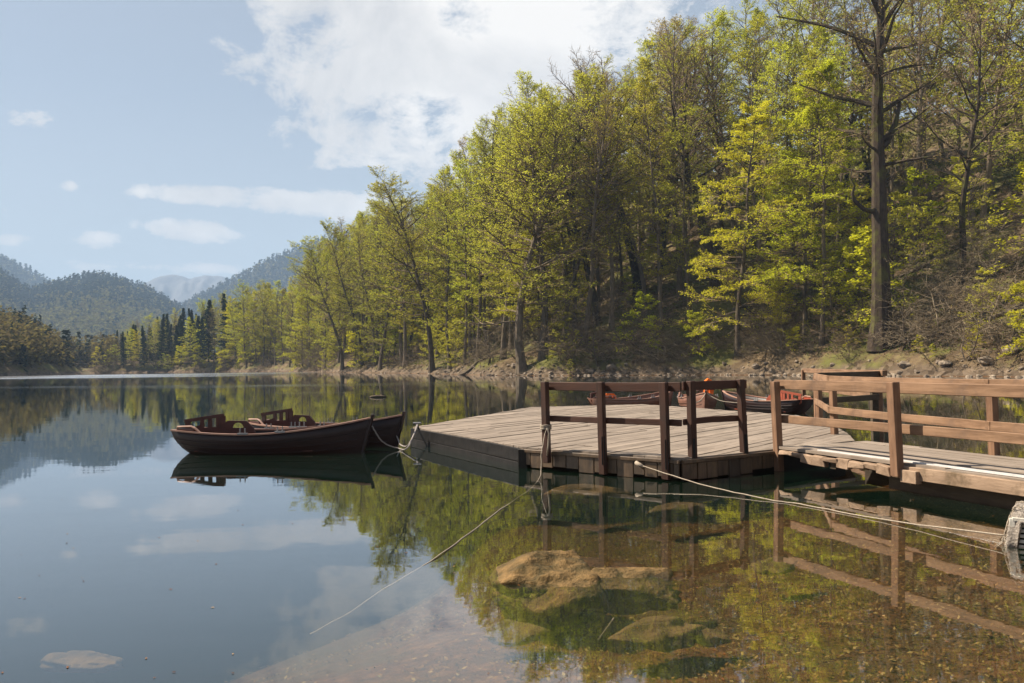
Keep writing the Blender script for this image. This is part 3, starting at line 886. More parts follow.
def hill(name, prof, dist, front, back, seed, mat, tree_h=0.0, rough=0.12, ns=90, nt=46, foot=-4.0):
    us = np.linspace(prof[0][0], prof[-1][0], ns)
    vs = np.interp(us, [p[0] for p in prof], [p[1] for p in prof])
    D = np.array([dir_h(a, b) for a, b in zip(us, vs)])
    zr = np.maximum(EYE + D[:, 2] * dist - tree_h * 0.8, 2.0)
    t = np.concatenate([np.linspace(-1, 0, nt), np.linspace(0, 1, nt // 2)[1:]])
    r = np.where(t < 0, dist + t * front, dist + t * back)
    S = np.arange(ns)[None] / 8.0
    T = t[:, None]
    base = np.where(T < 0, (1 + T) ** 1.05, 1 - T ** 1.4)
    nz = fbm(S + 0 * T, T * 4 + 0 * S, seed, 5) * rough * 2.2 * np.minimum(1, np.abs(T) * 5 + 0.08)
    z = foot + (zr[None] - foot) * np.clip(base * (1 + nz), 0, 1.3)
    X = D[None, :, 0] * r[:, None]; Y = D[None, :, 1] * r[:, None]
    V = np.stack([X, Y, z], -1)
    n1, n2 = V.shape[:2]
    ii = np.arange(n1 * n2).reshape(n1, n2)
    q = np.stack([ii[:-1, :-1], ii[:-1, 1:], ii[1:, 1:], ii[1:, :-1]], -1).reshape(-1, 4)
    o = np_obj(name, V.reshape(-1, 3), q, mat, smooth=True)
    o['kind'] = 'structure'
    return V, nt


def hill_points(V, nt, n, tmin, tmax, rng):
    a, b = V.shape[:2]
    i = rng.uniform(tmin, tmax, n) * (nt - 1); j = rng.uniform(0, b - 1.001, n)
    i0 = np.clip(i.astype(int), 0, a - 2); j0 = j.astype(int)
    fi = (i - i0)[:, None]; fj = (j - j0)[:, None]
    return V[i0, j0] * (1 - fi) * (1 - fj) + V[i0 + 1, j0] * fi * (1 - fj) + V[i0, j0 + 1] * (1 - fi) * fj + V[i0 + 1, j0 + 1] * fi * fj


def wood_mass(name, P, H, W, con, label, rng, q=40, qs=1.1):
    """a far-off wood: leaf clumps on round crowns and needle clumps on pointed ones"""
    A = Acc(); n = len(P)
    h = H * rng.uniform(0.65, 1.2, n); w = W * rng.uniform(0.7, 1.25, n)
    dec = ~con
    for sel, m in ((dec, 0), (con, 1)):
        if not sel.any(): continue
        Q = P[sel]; k = len(Q); hh = h[sel][:, None]; ww = w[sel][:, None]
        if m == 0:
            v = unit(rng.normal(0, 1, (k, q, 3))) * (rng.random((k, q, 1)) ** 0.35)
            C = Q[:, None] + np.stack([v[..., 0] * ww, v[..., 1] * ww, hh * 0.6 + v[..., 2] * hh * 0.42], -1)
            vv, ff = leaf_quads(C.reshape(-1, 3), qs, 0.9, rng)
        else:
            tz = rng.random((k, q)) ** 0.85; a = rng.random((k, q)) * 2 * PI
            rr = ww * 0.62 * (1 - tz) ** 0.9 * rng.uniform(0.6, 1.1, (k, q)) + 0.1
            hh2 = hh * 1.12
            C = Q[:, None] + np.stack([rr * np.cos(a), rr * np.sin(a), hh2 * (0.05 + 0.95 * tz)], -1)
            vv, ff = leaf_quads(C.reshape(-1, 3), qs * 1.05, 0.7, rng)
        A.add(vv, ff, m)
    o = A.obj(name, [M['far_wood'], M['far_conifer']], None)
    tag(o, label, 'wood', None, 'stuff')
    return o


M['hill'] = plain_mat('wooded_hill_ground', (0.035, 0.032, 0.018), (0.09, 0.075, 0.045), 0.05, 0.95, 0.05, 0.2, 0.5)
M['hill_dark'] = plain_mat('dark_hill_ground', (0.02, 0.026, 0.018), (0.05, 0.05, 0.03), 0.05, 0.95, 0.05, 0.2, 0.5)


def snow_mat():
    m, nt, out = newmat('snowy_rock'); g = G(nt)
    p = g.pos(); sx = g.n('ShaderNodeSeparateXYZ'); g.l(p, sx.inputs[0])
    n = g.noise(0.012, 7, 0.7, p)
    f = g.math('ADD', g.math('MULTIPLY', sx.outputs[2], 1 / 640.0), g.math('MULTIPLY', n, 1.1))
    c = g.mix(g.ramp(f, [(1.20, 0.0), (1.36, 0.65)]), (0.13, 0.13, 0.135), (0.75, 0.77, 0.8))
    c = g.mix(g.ramp(g.noise(0.03, 5, 0.7, p), [(0.5, 0.0), (0.58, 0.8)]), c, (0.10, 0.10, 0.11))
    b = g.bsdf(c, 0.9, 0.1); g.l(b.outputs[0], out.inputs[0])
    return m


HR = np.random.default_rng(5)
# far snowy mountain, two blue ridges, the middle hill and the near left slope
hill('mountain', [(90, 300), (143, 284), (152, 279), (160, 275.5), (173, 273.5), (181, 276), (190, 279), (198, 277), (204, 275.5), (213, 277), (222, 277), (236, 281), (300, 292)], 4800, 1100, 700, 3, snow_mat(), rough=0.25)
V, k = hill('hill', [(-160, 245), (-60, 240), (0, 252), (20, 262), (48, 279), (80, 296), (130, 330)], 3300, 900, 600, 9, M['hill_dark'], 22)
P = hill_points(V, k, 3600, 0.1, 1.05, HR)
wood_mass('distant_wood', P, 21, 6.5, HR.random(len(P)) < 0.7, 'blue hazy wooded ridge at the far left edge', HR, 12, 4.6)
V, k = hill('hill', [(150, 325), (186, 300), (206, 290), (232, 277), (259, 262), (282, 252), (299, 244), (317, 239), (360, 228), (420, 222), (520, 240)], 2600, 800, 500, 14, M['hill_dark'], 22)
P = hill_points(V, k, 7500, 0.1, 1.05, HR)
wood_mass('distant_wood', P, 20, 5.2, HR.random(len(P)) < 0.75, 'blue hazy wooded ridge sloping down behind the right-hand forest', HR, 14, 3.5)
V, k = hill('hill', [(-120, 235), (-40, 262), (0, 268), (20, 282), (33, 287), (40, 284), (66, 277), (96, 271), (113, 275), (143, 283), (166, 296), (183, 307), (215, 340), (240, 366)], 2000, 950, 480, 21, M['hill_dark'], 22)
P = hill_points(V, k, 8500, 0.05, 1.04, HR)
tt = np.linalg.norm(P[:, :2], axis=1)
wood_mass('distant_wood', P, 19, 5.2, HR.random(len(P)) < np.clip((tt - 1450) / 380, 0.08, 0.85), 'wooded middle hill with a conifer ridge beyond the lake end', HR, 18, 2.6)
V, k = hill('hill', [(-190, 245), (-90, 285), (0, 311), (33, 321), (66, 344), (85, 354), (100, 366), (112, 373)], 440, 190, 120, 33, M['hill'], 16)
P = hill_points(V, k, 1900, 0.02, 1.02, HR)
sdp = shore_sd(P[:, 0], P[:, 1]); P = P[sdp > 3]
wood_mass('distant_wood', P, 14, 3.6, HR.random(len(P)) < 0.12, 'brown-green spring wood on the near left slope above the lake', HR, 70, 0.75)
# deep wood behind the counted trees on the right-hand slope
qx = HR.uniform(-120, 150, 9000); qy = HR.uniform(90, 430, 9000); qs = shore_sd(qx, qy); qz = terrain(qx, qy)
qu, qv = project(np.stack([qx, qy, qz], -1))
top = np.interp(qu, SKY_X, SKY_Y)
sel = (qs > 38) & (qs < 150) & (qu > 90) & (qu < 1120) & (qv - 18 / qy * FOC > top + 8) & (qx > -118)
P = np.stack([qx, qy, qz], -1)[sel][:1300]
wood_mass('deep_wood', P, 15, 4.0, HR.random(len(P)) < 0.05, 'deep spring wood filling the slope behind the shore trees', HR, 55, 0.40)

# ------------------------------------------------------------------ shore rubble and undergrowth
def rock_mesh(seed, size, sub=3, amp=0.35, freq=1.3, flat=0.0):
    bm = bmesh.new(); bmesh.ops.create_icosphere(bm, subdivisions=sub, radius=1)
    V = np.array([v.co[:] for v in bm.verts]); F = np.array([[v.index for v in f.verts] for f in bm.faces]); bm.free()
    n = (fbm(V[:, 0] * freq + seed * 3.1, V[:, 1] * freq + V[:, 2] * freq * 1.7, seed, 5) + fbm(V[:, 2] * freq + 5, V[:, 0] * freq - V[:, 1] * freq, seed + 9, 5))
    V = V * (1 + amp * n * 2.0)[:, None]
    # chop with a few planes for facets
    rg = np.random.default_rng(seed)
    for _ in range(9):
        d = unit(rg.normal(0, 1, 3)); lim = rg.uniform(0.62, 0.95)
        ov = np.maximum(V @ d - lim, 0); V = V - ov[:, None] * d * 0.85
    return V * np.array(size), F


def rock(name, loc, size, seed, mat, label, cat='rock', group=None, rz=0.0, amp=0.35, sub=4, tilt=(0, 0)):
    V, F = rock_mesh(seed, size, sub, amp)
    o = np_obj(name, V, F, mat, smooth=True)
    o.location = loc; o.rotation_euler = (tilt[0], tilt[1], rz)
    tag(o, label, cat, group)
    return o


A = Acc(); rg = np.random.default_rng(77)
pool = [rock_mesh(300 + i, (1, .8, .6), 2, 0.4) for i in range(8)]
c = 0
SX = rg.uniform(-90, 60, 60000); SY = rg.uniform(60, 300, 60000); SD = shore_sd(SX, SY); SZ = terrain(SX, SY)
ok = (SZ > -0.12) & (SZ < 1.5) & (SY > 55)
su, sv = project(np.stack([SX, SY, SZ], -1))
ok &= (su > 240) & (su < 1060)
ids = np.concatenate([np.nonzero(ok & (su > 560))[0][:2600], np.nonzero(ok & (su <= 560))[0][:2400]])
for j in ids:
    V, F = pool[rg.integers(8)]
    s = 0.07 + 0.34 * rg.random() ** 3.0
    a = rg.random() * 6.28; ca, sa = math.cos(a), math.sin(a)
    W = V @ np.array([[ca, sa, 0], [-sa, ca, 0], [0, 0, 1]]) * s
    A.add(W + np.array([SX[j], SY[j], SZ[j] + s * 0.15]), F, 0)
tag(A.obj('shore_stones', [M['stone']], None), 'pale rubble of stones along the far waterline', 'stones', None, 'stuff')
bl = [(612, 1.0, 1.0, 'rounded pale boulder at the water below the leafless wide tree'), (600, 3.0, 0.8, 'pale boulder above the waterline right of the corner beech'),
      (590, 0.6, .7, 'small boulder at the water right of the corner beech'), (515, 2.0, .8, 'boulder below the pale trunk of the corner beech'),
      (1012, 2.5, 1.1, 'mossy boulder at the right frame edge on the shore'), (985, 1.0, .8, 'grey boulder at the water near the right frame edge'),
      (945, 1.0, .7, 'grey boulder at the water right of the massive mossy trunk'), (905, 1.2, .8, 'boulder at the foot of the dead branches'),
      (755, 0.8, .7, 'boulder on the shore below the bright young beech'), (448, 1.2, .9, 'boulder at the water near the slim shaded beech')]
for i, (u, ds, s, lb) in enumerate(bl):
    d = ray(u, 364 - 0.0122 * (u - 512)); ys = np.arange(58, 420, 0.25); zz = terrain(ys * d.x / d.y, ys)
    j = np.argmax(zz > 0.05); y = ys[j] + ds; x = y * d.x / d.y
    rock('shore_boulder', (x, y, float(terrain(np.array([x]), np.array([y]))[0]) + s * 0.12), (s * 0.85, s * 0.7, s * 0.55), 400 + i, M['stone'], lb, 'boulder', None, rg.random() * 6)
# low green plants
HX = rg.uniform(-60, 110, 160000); HY = rg.uniform(60, 260, 160000); HS = shore_sd(HX, HY); HZ = terrain(HX, HY)
hu, hv = project(np.stack([HX, HY, HZ], -1))
den = fbm(HX / 7, HY / 7, 55, 4) + 0.16 * sstep(hu, 600, 900)
sel = (HS > 2.5) & (HS < 60) & (hu > 300) & (hu < 1050) & (den > 0.05)
P = np.stack([HX, HY, HZ], -1)[sel][:14000]
P = np.repeat(P, 3, 0) + rg.normal(0, 0.25, (len(P) * 3, 3)) * np.array([1, 1, 0.25]) + np.array([0, 0, 0.2])
v, f = leaf_quads(P, 0.15, 0.7, rg)
tag(np_obj('undergrowth', v, f, M['herb']), 'patches of low green plants and moss on the forest floor', 'undergrowth', None, 'stuff')

sel = (HS > 0.8) & (HS < 45) & (hu > 280) & (hu < 1060)
P = np.stack([HX, HY, HZ], -1)[sel][:60000] + np.array([0, 0, .06])
v, f = leaf_quads(P, 0.10, 0.6, rg)
M['dry_leaf'] = leaf_mat('dry_leaf_litter', (0.07, 0.042, 0.024), (0.20, 0.125, 0.07), (0.36, 0.26, 0.17), 0.1, 0.0)
tag(np_obj('dry_leaves', v, f, M['dry_leaf']), 'dry brown leaves strewn over the wooded bank', 'leaves', None, 'stuff')
TW = Acc(); n_ = 1700
jj = np.nonzero((HS > 1.0) & (HS < 50) & (hu > 300) & (hu < 1060))[0][:n_]
P = np.stack([HX, HY, HZ], -1)[jj]
a_ = rg.random(len(P)) * 6.28; d_ = np.stack([np.cos(a_), np.sin(a_), rg.uniform(-.1, .7, len(P))], -1)
pts_ = grow(P + [0, 0, .1], d_, rg.uniform(.7, 3.2, len(P)), 4, .22, -.06, rg)
v, f = tubes(pts_, rg.uniform(.012, .05, (len(P), 1)) * np.linspace(1, .3, 5)[None], 4); TW.add(v, f, 0)
tag(TW.obj('fallen_twigs', [M['twig_pale']], None), 'litter of dead twigs and fallen branches over the wooded bank', 'twigs', None, 'stuff')
# fallen logs on the slope
for i, (u, ds, ln, az, lb) in enumerate([(930, 12, 9, 0.5, 'long fallen log on the leaf-strewn right slope'), (990, 9, 6, 2.6, 'fallen dead branch on the slope near the frame edge'),
                                         (760, 14, 7, 0.1, 'fallen log behind the bright young beech'), (905, 22, 8, 2.9, 'fallen log uphill of the massive mossy trunk'), (480, 4, 7, 0.3, 'fallen log on the bank left of the corner beech')]):
    d = ray(u, 360); ys = np.arange(60, 420, 0.5); sd = shore_sd(ys * d.x / d.y, ys); j = np.argmax(sd > 0); y = ys[j] + ds; x = y * d.x / d.y
    mb = MB(); pts = []
    for t in np.linspace(-.5, .5, 8):
        px, py = x + math.cos(az) * ln * t, y + math.sin(az) * ln * t
        pts.append((px, py, float(terrain(np.array([px]), np.array([py]))[0]) + 0.25 + rnd.uniform(-.05, .1)))
    mb.tube(pts, [0.22 * (1.1 - 0.7 * k / 7) for k in range(8)], 7)
    for k in (2, 4, 5):
        p = Vector(pts[k]); mb.tube([p, p + Vector((rnd.uniform(-1, 1), rnd.uniform(-.6, .6), rnd.uniform(.5, 1.3)))], [0.06, 0.02], 5)
    tag(mb.build('fallen_log', M['bark'], smooth=True), lb, 'log')

# ------------------------------------------------------------------ dock
DZ = 0.31
RAIL = 1.32
P0, P1, P2, P3 = Vector((-2.08, 17.7)), Vector((.14, 13.2)), Vector((2.24, 11.42)), Vector((3.84, 12.5))
POLY = [P0, P1, P2, P3, Vector((5.45, 13.6)), Vector((5.95, 15.2)), Vector((6.75, 18.8)), Vector((6.67, 20.2)), Vector((3.97, 26.3)), Vector((.54, 25.4))]


def clip(poly, n, c, keep_less):
    out = []
    for i in range(len(poly)):
        a, b = poly[i], poly[(i + 1) % len(poly)]
        da, db = a.dot(n) - c, b.dot(n) - c
        if not keep_less: da, db = -da, -db
        if da <= 0: out.append(a)
        if (da < 0 < db) or (db < 0 < da):
            out.append(a + (b - a) * (da / (da - db)))
    return out


def planks(poly, ang, width, gap, z0, z1, mb, cutlen=4.0):
    d = Vector((math.cos(ang), math.sin(ang))); n = Vector((-d.y, d.x))
    lo = min(p.dot(n) for p in poly); hi = max(p.dot(n) for p in poly)
    c = lo
    while c < hi:
        w = width * rnd.uniform(0.85, 1.15)
        st = clip(clip(poly, n, c + gap, False), n, c + w - gap, True) if len(poly) > 2 else []
        if len(st) > 2:
            e0 = min(p.dot(d) for p in st); e1 = max(p.dot(d) for p in st)
            cuts = [e0]; x = e0 + rnd.uniform(0.6, cutlen)
            while x < e1 - 0.3: cuts.append(x); x += cutlen * rnd.uniform(0.8, 1.1)
            cuts.append(e1)
            for a, b in zip(cuts[:-1], cuts[1:]):
                pc = clip(clip(st, d, a + 0.004, False), d, b - 0.002, True)
                if len(pc) > 2:
                    dz = rnd.uniform(-0.007, 0.007)
                    mb.prism([(p.x + rnd.uniform(-.006, .006), p.y + rnd.uniform(-.006, .006)) for p in pc], z0 + dz, z1 + dz)
        c += w


dock = empty('dock_platform', (2.5, 18.5, 0)); ORG = Vector((2.5, 18.5, 0))
tag(dock, 'large floating wooden platform with weathered planks and brown railing', 'dock')
mb = MB(); ang = math.radians(52)
planks(POLY, ang, 0.185, 0.005, DZ - 0.035, DZ, mb)
# object coords of the plank material run along the planks: build rotated
R = Matrix.Rotation(-ang, 3, 'Z')
mb.v = [tuple(R @ (Vector(v) - ORG)) for v in mb.v]
dk = mb.build('deck', M['deck'], dock); dk.rotation_euler = (0, 0, ang)
mb = MB(); mid = sum(POLY, Vector((0, 0))) / len(POLY)
mb.prism([tuple(mid + (p - mid) * 0.955) for p in POLY], -0.35, DZ - 0.04)
mb.build('float', M['underside'], dock, local=ORG)


def side_boards(a, b, name, mat, zt, zb, w, th, off):
    mb = MB(); d = (b - a); L = d.length; d = d / L; n = Vector((d.y, -d.x))
    x = 0
    while x < L - 0.02:
        ww = min(w * rnd.uniform(0.75, 1.25), L - x)
        p = a + d * (x + ww / 2) + n * (off + rnd.uniform(-.006, .006))
        zz0 = zb + rnd.uniform(-.04, .03)
        mb.bar((p.x, p.y, zz0), (p.x, p.y, zt + rnd.uniform(-.006, .006)), ww - 0.012, th, Vector((d.y, -d.x, 0)))
        x += ww
    return mb.build(name, mat, dock, 0.004, local=ORG)


def long_board(a, b, z, w, h, off, name, mat, parent=None, ext=0.0, org=None, jit=0.004):
    d = (b - a).normalized(); n = Vector((d.y, -d.x)); a2 = a - d * ext + n * off; b2 = b + d * ext + n * off
    L = (b2 - a2).length; n_ = 7; mb = MB(); og = org if org is not None else ORG
    prof = [(-w / 2, -h / 2), (w / 2, -h / 2), (w / 2, h / 2), (-w / 2, h / 2)]; vs = []; fs = []
    sg_ = rnd.uniform(-.012, .012)
    for k in range(n_ + 1):      # slightly bowed, slightly uneven timber
        t = k / n_
        for p_, q_ in prof:
            vs.append((L * t, p_ + rnd.uniform(-jit, jit) * .7, q_ + rnd.uniform(-jit, jit) * .7 + sg_ * math.sin(PI * t)))
    for k in range(n_):
        for m_ in range(4):
            fs.append((k * 4 + m_, k * 4 + (m_ + 1) % 4, k * 4 + 4 + (m_ + 1) % 4, k * 4 + 4 + m_))
    fs += [(3, 2, 1, 0), tuple(n_ * 4 + m_ for m_ in range(4))]
    mb.add(vs, fs)
    o = mb.build(name, mat, parent or dock, 0.006)
    o.location = (a2.x - og.x, a2.y - og.y, z - og.z); o.rotation_euler = (0, 0, math.atan2(d.y, d.x))
    return o


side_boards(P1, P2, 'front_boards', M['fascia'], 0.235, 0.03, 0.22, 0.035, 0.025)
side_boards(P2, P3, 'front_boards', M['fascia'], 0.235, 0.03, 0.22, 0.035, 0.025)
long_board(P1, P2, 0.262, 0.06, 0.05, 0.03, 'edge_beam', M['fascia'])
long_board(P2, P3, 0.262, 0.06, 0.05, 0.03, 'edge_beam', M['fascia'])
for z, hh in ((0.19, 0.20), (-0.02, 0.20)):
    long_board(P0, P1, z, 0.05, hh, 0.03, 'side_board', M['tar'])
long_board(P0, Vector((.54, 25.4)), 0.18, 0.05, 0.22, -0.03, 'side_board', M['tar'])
bk = MB(); bk.bar((P1.x, P1.y - .05, -0.1), (P1.x, P1.y - .05, 0.285), 0.14, 0.10, Vector((0, 1, 0)))
bk.build('corner_block', M['underside'], dock, 0.006, local=ORG)


def post(x, y, z0, z1, mat, parent, org, w=0.105, lean=(0, 0), d=(0, 1)):
    mb = MB(); mb.bar((x, y, z0), (x + lean[0], y + lean[1], z1), w, w * 0.95, Vector((d[0], d[1], 0)), 0.003)
    return mb.build('railing_post', mat, parent, 0.006, local=org)


nf = Vector(((P2 - P1).y, -(P2 - P1).x)).normalized(); nc = Vector(((P3 - P2).y, -(P3 - P2).x)).normalized()
dfr = (P2 - P1).normalized(); dch = (P3 - P2).normalized()
fp = [Vector((.50, 12.72)), Vector((1.275, 12.12)), Vector((2.06, 11.50))]
cp = [Vector((2.44, 11.60)), Vector((3.30, 12.16))]
for i, p in enumerate(fp):
    post(p.x, p.y, 0.02 if i else 0.12, RAIL + .01, M['rail_post'], dock, ORG, 0.10, (-.02, 0.0), (nf.x, nf.y))
for i, p in enumerate(cp):
    post(p.x, p.y, 0.05, RAIL + .02, M['rail_post'], dock, ORG, 0.095, (-.035 * i - .01, 0), (nc.x, nc.y))
bm_ = MB()
for p in (fp[1], fp[2], cp[0], cp[1]):
    q = p + Vector((0.0, -0.055)); bm_.bar((q.x, q.y, 0.16), (q.x, q.y, 0.56), 0.05, 0.008, Vector((0, 1, 0)))
bm_.build('post_bracket', M['underside'], dock, local=ORG)
a, b = fp[0] - dfr * 0.12 - nf * .075, fp[2] - nf * .075 + dfr * 0.2
long_board(a, b, RAIL - 0.055, 0.045, 0.125, 0, 'top_rail', M['rail'])
long_board(a, b, DZ + 0.47, 0.04, 0.085, 0, 'middle_rail', M['rail'])
a, b = cp[0] - dch * 0.10 - nc * .07, cp[1] - nc * .07 + dch * 0.13
long_board(a, b, RAIL - 0.05, 0.045, 0.12, 0, 'top_rail', M['rail'])
long_board(a, b, DZ + 0.47, 0.04, 0.085, 0, 'middle_rail', M['rail'])
# mooring cleat with dark chain on the left corner
cl = MB(); q = P0 + (P1 - P0) * 0.05
cl.tube([(q.x, q.y, DZ), (q.x, q.y, DZ + .1)], 0.03, 8); cl.tube([(q.x - .08, q.y, DZ + .1), (q.x + .08, q.y, DZ + .1)], 0.022, 8)
cl.build('cleat', M['metal'], dock, local=ORG)

# ------------------------------------------------------------------ gangway
GO = Vector((5.2, 10.0, 0))
gang = empty('gangway', GO); tag(gang, 'plank gangway with railings coloured a sunlit brown leading off to the right', 'gangway')
N0, N1 = Vector((3.80, 12.42)), Vector((6.95, 4.25))
gd = (N1 - N0).normalized(); gn = Vector((-gd.y, gd.x))
if gn.x < 0: gn = -gn
E0, E1 = N0 + gn * 1.72, N1 + gn * 1.62
gpoly = [N0, N1, E1, E0]
mb = MB(); ga = math.atan2(gd.y, gd.x)
planks(gpoly, ga, 0.21, 0.004, DZ + 0.008, DZ + 0.045, mb, 5.0)
R = Matrix.Rotation(-ga, 3, 'Z'); mb.v = [tuple(R @ (Vector(v) - GO)) for v in mb.v]
gk = mb.build('deck', M['deck_lengthwise'], gang); gk.rotation_euler = (0, 0, ga)
gk.data.materials[0] = M['deck']
mb = MB()
for o_ in (0.10, 0.155):
    a = N0 + gd * 0.8 + gn * o_; b = N1 + gn * o_; mb.bar((a.x, a.y, DZ + .056), (b.x, b.y, DZ + .056), 0.022, 0.018)
mb.build('conduit', M['strip'], gang, local=GO)
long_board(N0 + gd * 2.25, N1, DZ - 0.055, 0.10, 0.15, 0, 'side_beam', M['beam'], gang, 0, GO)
mb = MB()
for i in range(9):      # the rotten first stretch of the beam
    a = N0 + gd * (0.15 + i * 0.23); b = a + gd * rnd.uniform(0.22, 0.28)
    hh = rnd.uniform(0.05, 0.13) if i > 1 else 0.05
    mb.bar((a.x, a.y, DZ - hh / 2 + .0), (b.x, b.y, DZ - hh / 2 - .01), 0.09 + rnd.uniform(-.02, .02), hh, Vector((0, 0, 1)), 0.015)
mb.build('rotten_beam_end', M['beam'], gang, 0.008, local=GO)
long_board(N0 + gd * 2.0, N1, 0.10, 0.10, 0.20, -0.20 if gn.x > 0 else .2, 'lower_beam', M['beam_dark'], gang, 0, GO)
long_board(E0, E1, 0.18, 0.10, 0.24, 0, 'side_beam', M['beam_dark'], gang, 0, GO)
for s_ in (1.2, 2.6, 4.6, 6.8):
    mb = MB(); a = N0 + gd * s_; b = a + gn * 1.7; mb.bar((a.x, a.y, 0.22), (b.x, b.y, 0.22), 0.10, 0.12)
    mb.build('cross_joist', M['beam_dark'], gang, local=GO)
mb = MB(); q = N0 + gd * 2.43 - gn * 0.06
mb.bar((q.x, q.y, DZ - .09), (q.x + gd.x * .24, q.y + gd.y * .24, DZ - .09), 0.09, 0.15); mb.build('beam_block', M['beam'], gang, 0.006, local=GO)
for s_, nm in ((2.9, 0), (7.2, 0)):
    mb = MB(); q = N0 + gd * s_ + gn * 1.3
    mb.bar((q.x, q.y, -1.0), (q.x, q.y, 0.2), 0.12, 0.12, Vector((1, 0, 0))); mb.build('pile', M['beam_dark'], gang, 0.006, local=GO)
# near railing
np_ = [Vector((3.86, 12.40)), N0 + gd * 2.38 - gn * 0.09, N0 + gd * 5.3 - gn * 0.09, N0 + gd * 8.2 - gn * .09]
post(np_[0].x, np_[0].y, 0.0, RAIL - .02, M['post_pale'], gang, GO, 0.105, (-.04, 0), (gn.x, gn.y))
for p in np_[1:]:
    post(p.x, p.y, DZ - 0.10, RAIL + 0.01, M['post_pale'], gang, GO, 0.115, (-.03, 0), (gn.x, gn.y))
o_ = gn * 0.085
a = np_[0] - gd * 0.16 + o_
long_board(a, np_[3] + o_, RAIL - 0.065, 0.05, 0.135, 0, 'top_rail', M['rail_pale'], gang, 0, GO)
long_board(a, np_[3] + o_, DZ + 0.44, 0.045, 0.115, 0, 'middle_rail', M['rail_pale'], gang, 0, GO)
# far railing with its kink where the platform flares
fr = [Vector((6.52, 18.1)), Vector((5.62, 14.9)), E0 + gd * 2.2, E0 + gd * 5.0, E1]
for i, p in enumerate(fr[:-1]):
    post(p.x, p.y, DZ - 0.05 if i else .1, RAIL - .02, M['post_pale'], gang, GO, 0.105, (-.02, 0), (gn.x, gn.y))
for a, b in zip(fr[:-1], fr[1:]):
    d = (b - a).normalized(); o_ = Vector((d.y, -d.x)) * 0.075
    if o_.x > 0: o_ = -o_
    long_board(a + o_, b + o_, RAIL - 0.06, 0.045, 0.135, 0, 'top_rail', M['rail_pale'], gang, 0.05, GO)
    long_board(a + o_, b + o_, DZ + 0.42, 0.045, 0.12, 0, 'middle_rail', M['rail_pale'], gang, 0.05, GO)

# railing of the hidden landing stage beyond
LO = Vector((8.6, 20, 0)); land = empty('landing_rail', LO)
tag(land, 'weathered corner railing standing in the water behind the gangway', 'railing')
c0, c1, c2 = Vector((8.62, 20.3)), Vector((9.3, 27.2)), Vector((6.75, 18.9))
for p, m, w in ((c0, 'beam_dark', .15), (c0 + Vector((.22, .22)), 'post_pale', .12), (c1, 'post_pale', .11), (c2, 'post_pale', .11)):
    post(p.x, p.y, -1.5, RAIL - .03, M[m], land, LO, w)
long_board(c0 + Vector((.12, -.1)), c1, RAIL - .04, 0.12, 0.13, 0.06, 'top_rail', M['rail_pale'], land, 0.12, LO)
long_board(c0, c1, DZ + .42, 0.05, 0.13, 0.09, 'middle_rail', M['rail_pale'], land, 0.05, LO)
long_board(c2, c0, RAIL - .06, 0.06, 0.13, 0.09, 'top_rail', M['beam_dark'], land, 0.1, LO)  # leg turned from the sun, its shade painted by the dark wood
long_board(c2, c0, DZ + .40, 0.05, 0.13, 0.09, 'middle_rail', M['beam_dark'], land, 0.05, LO)


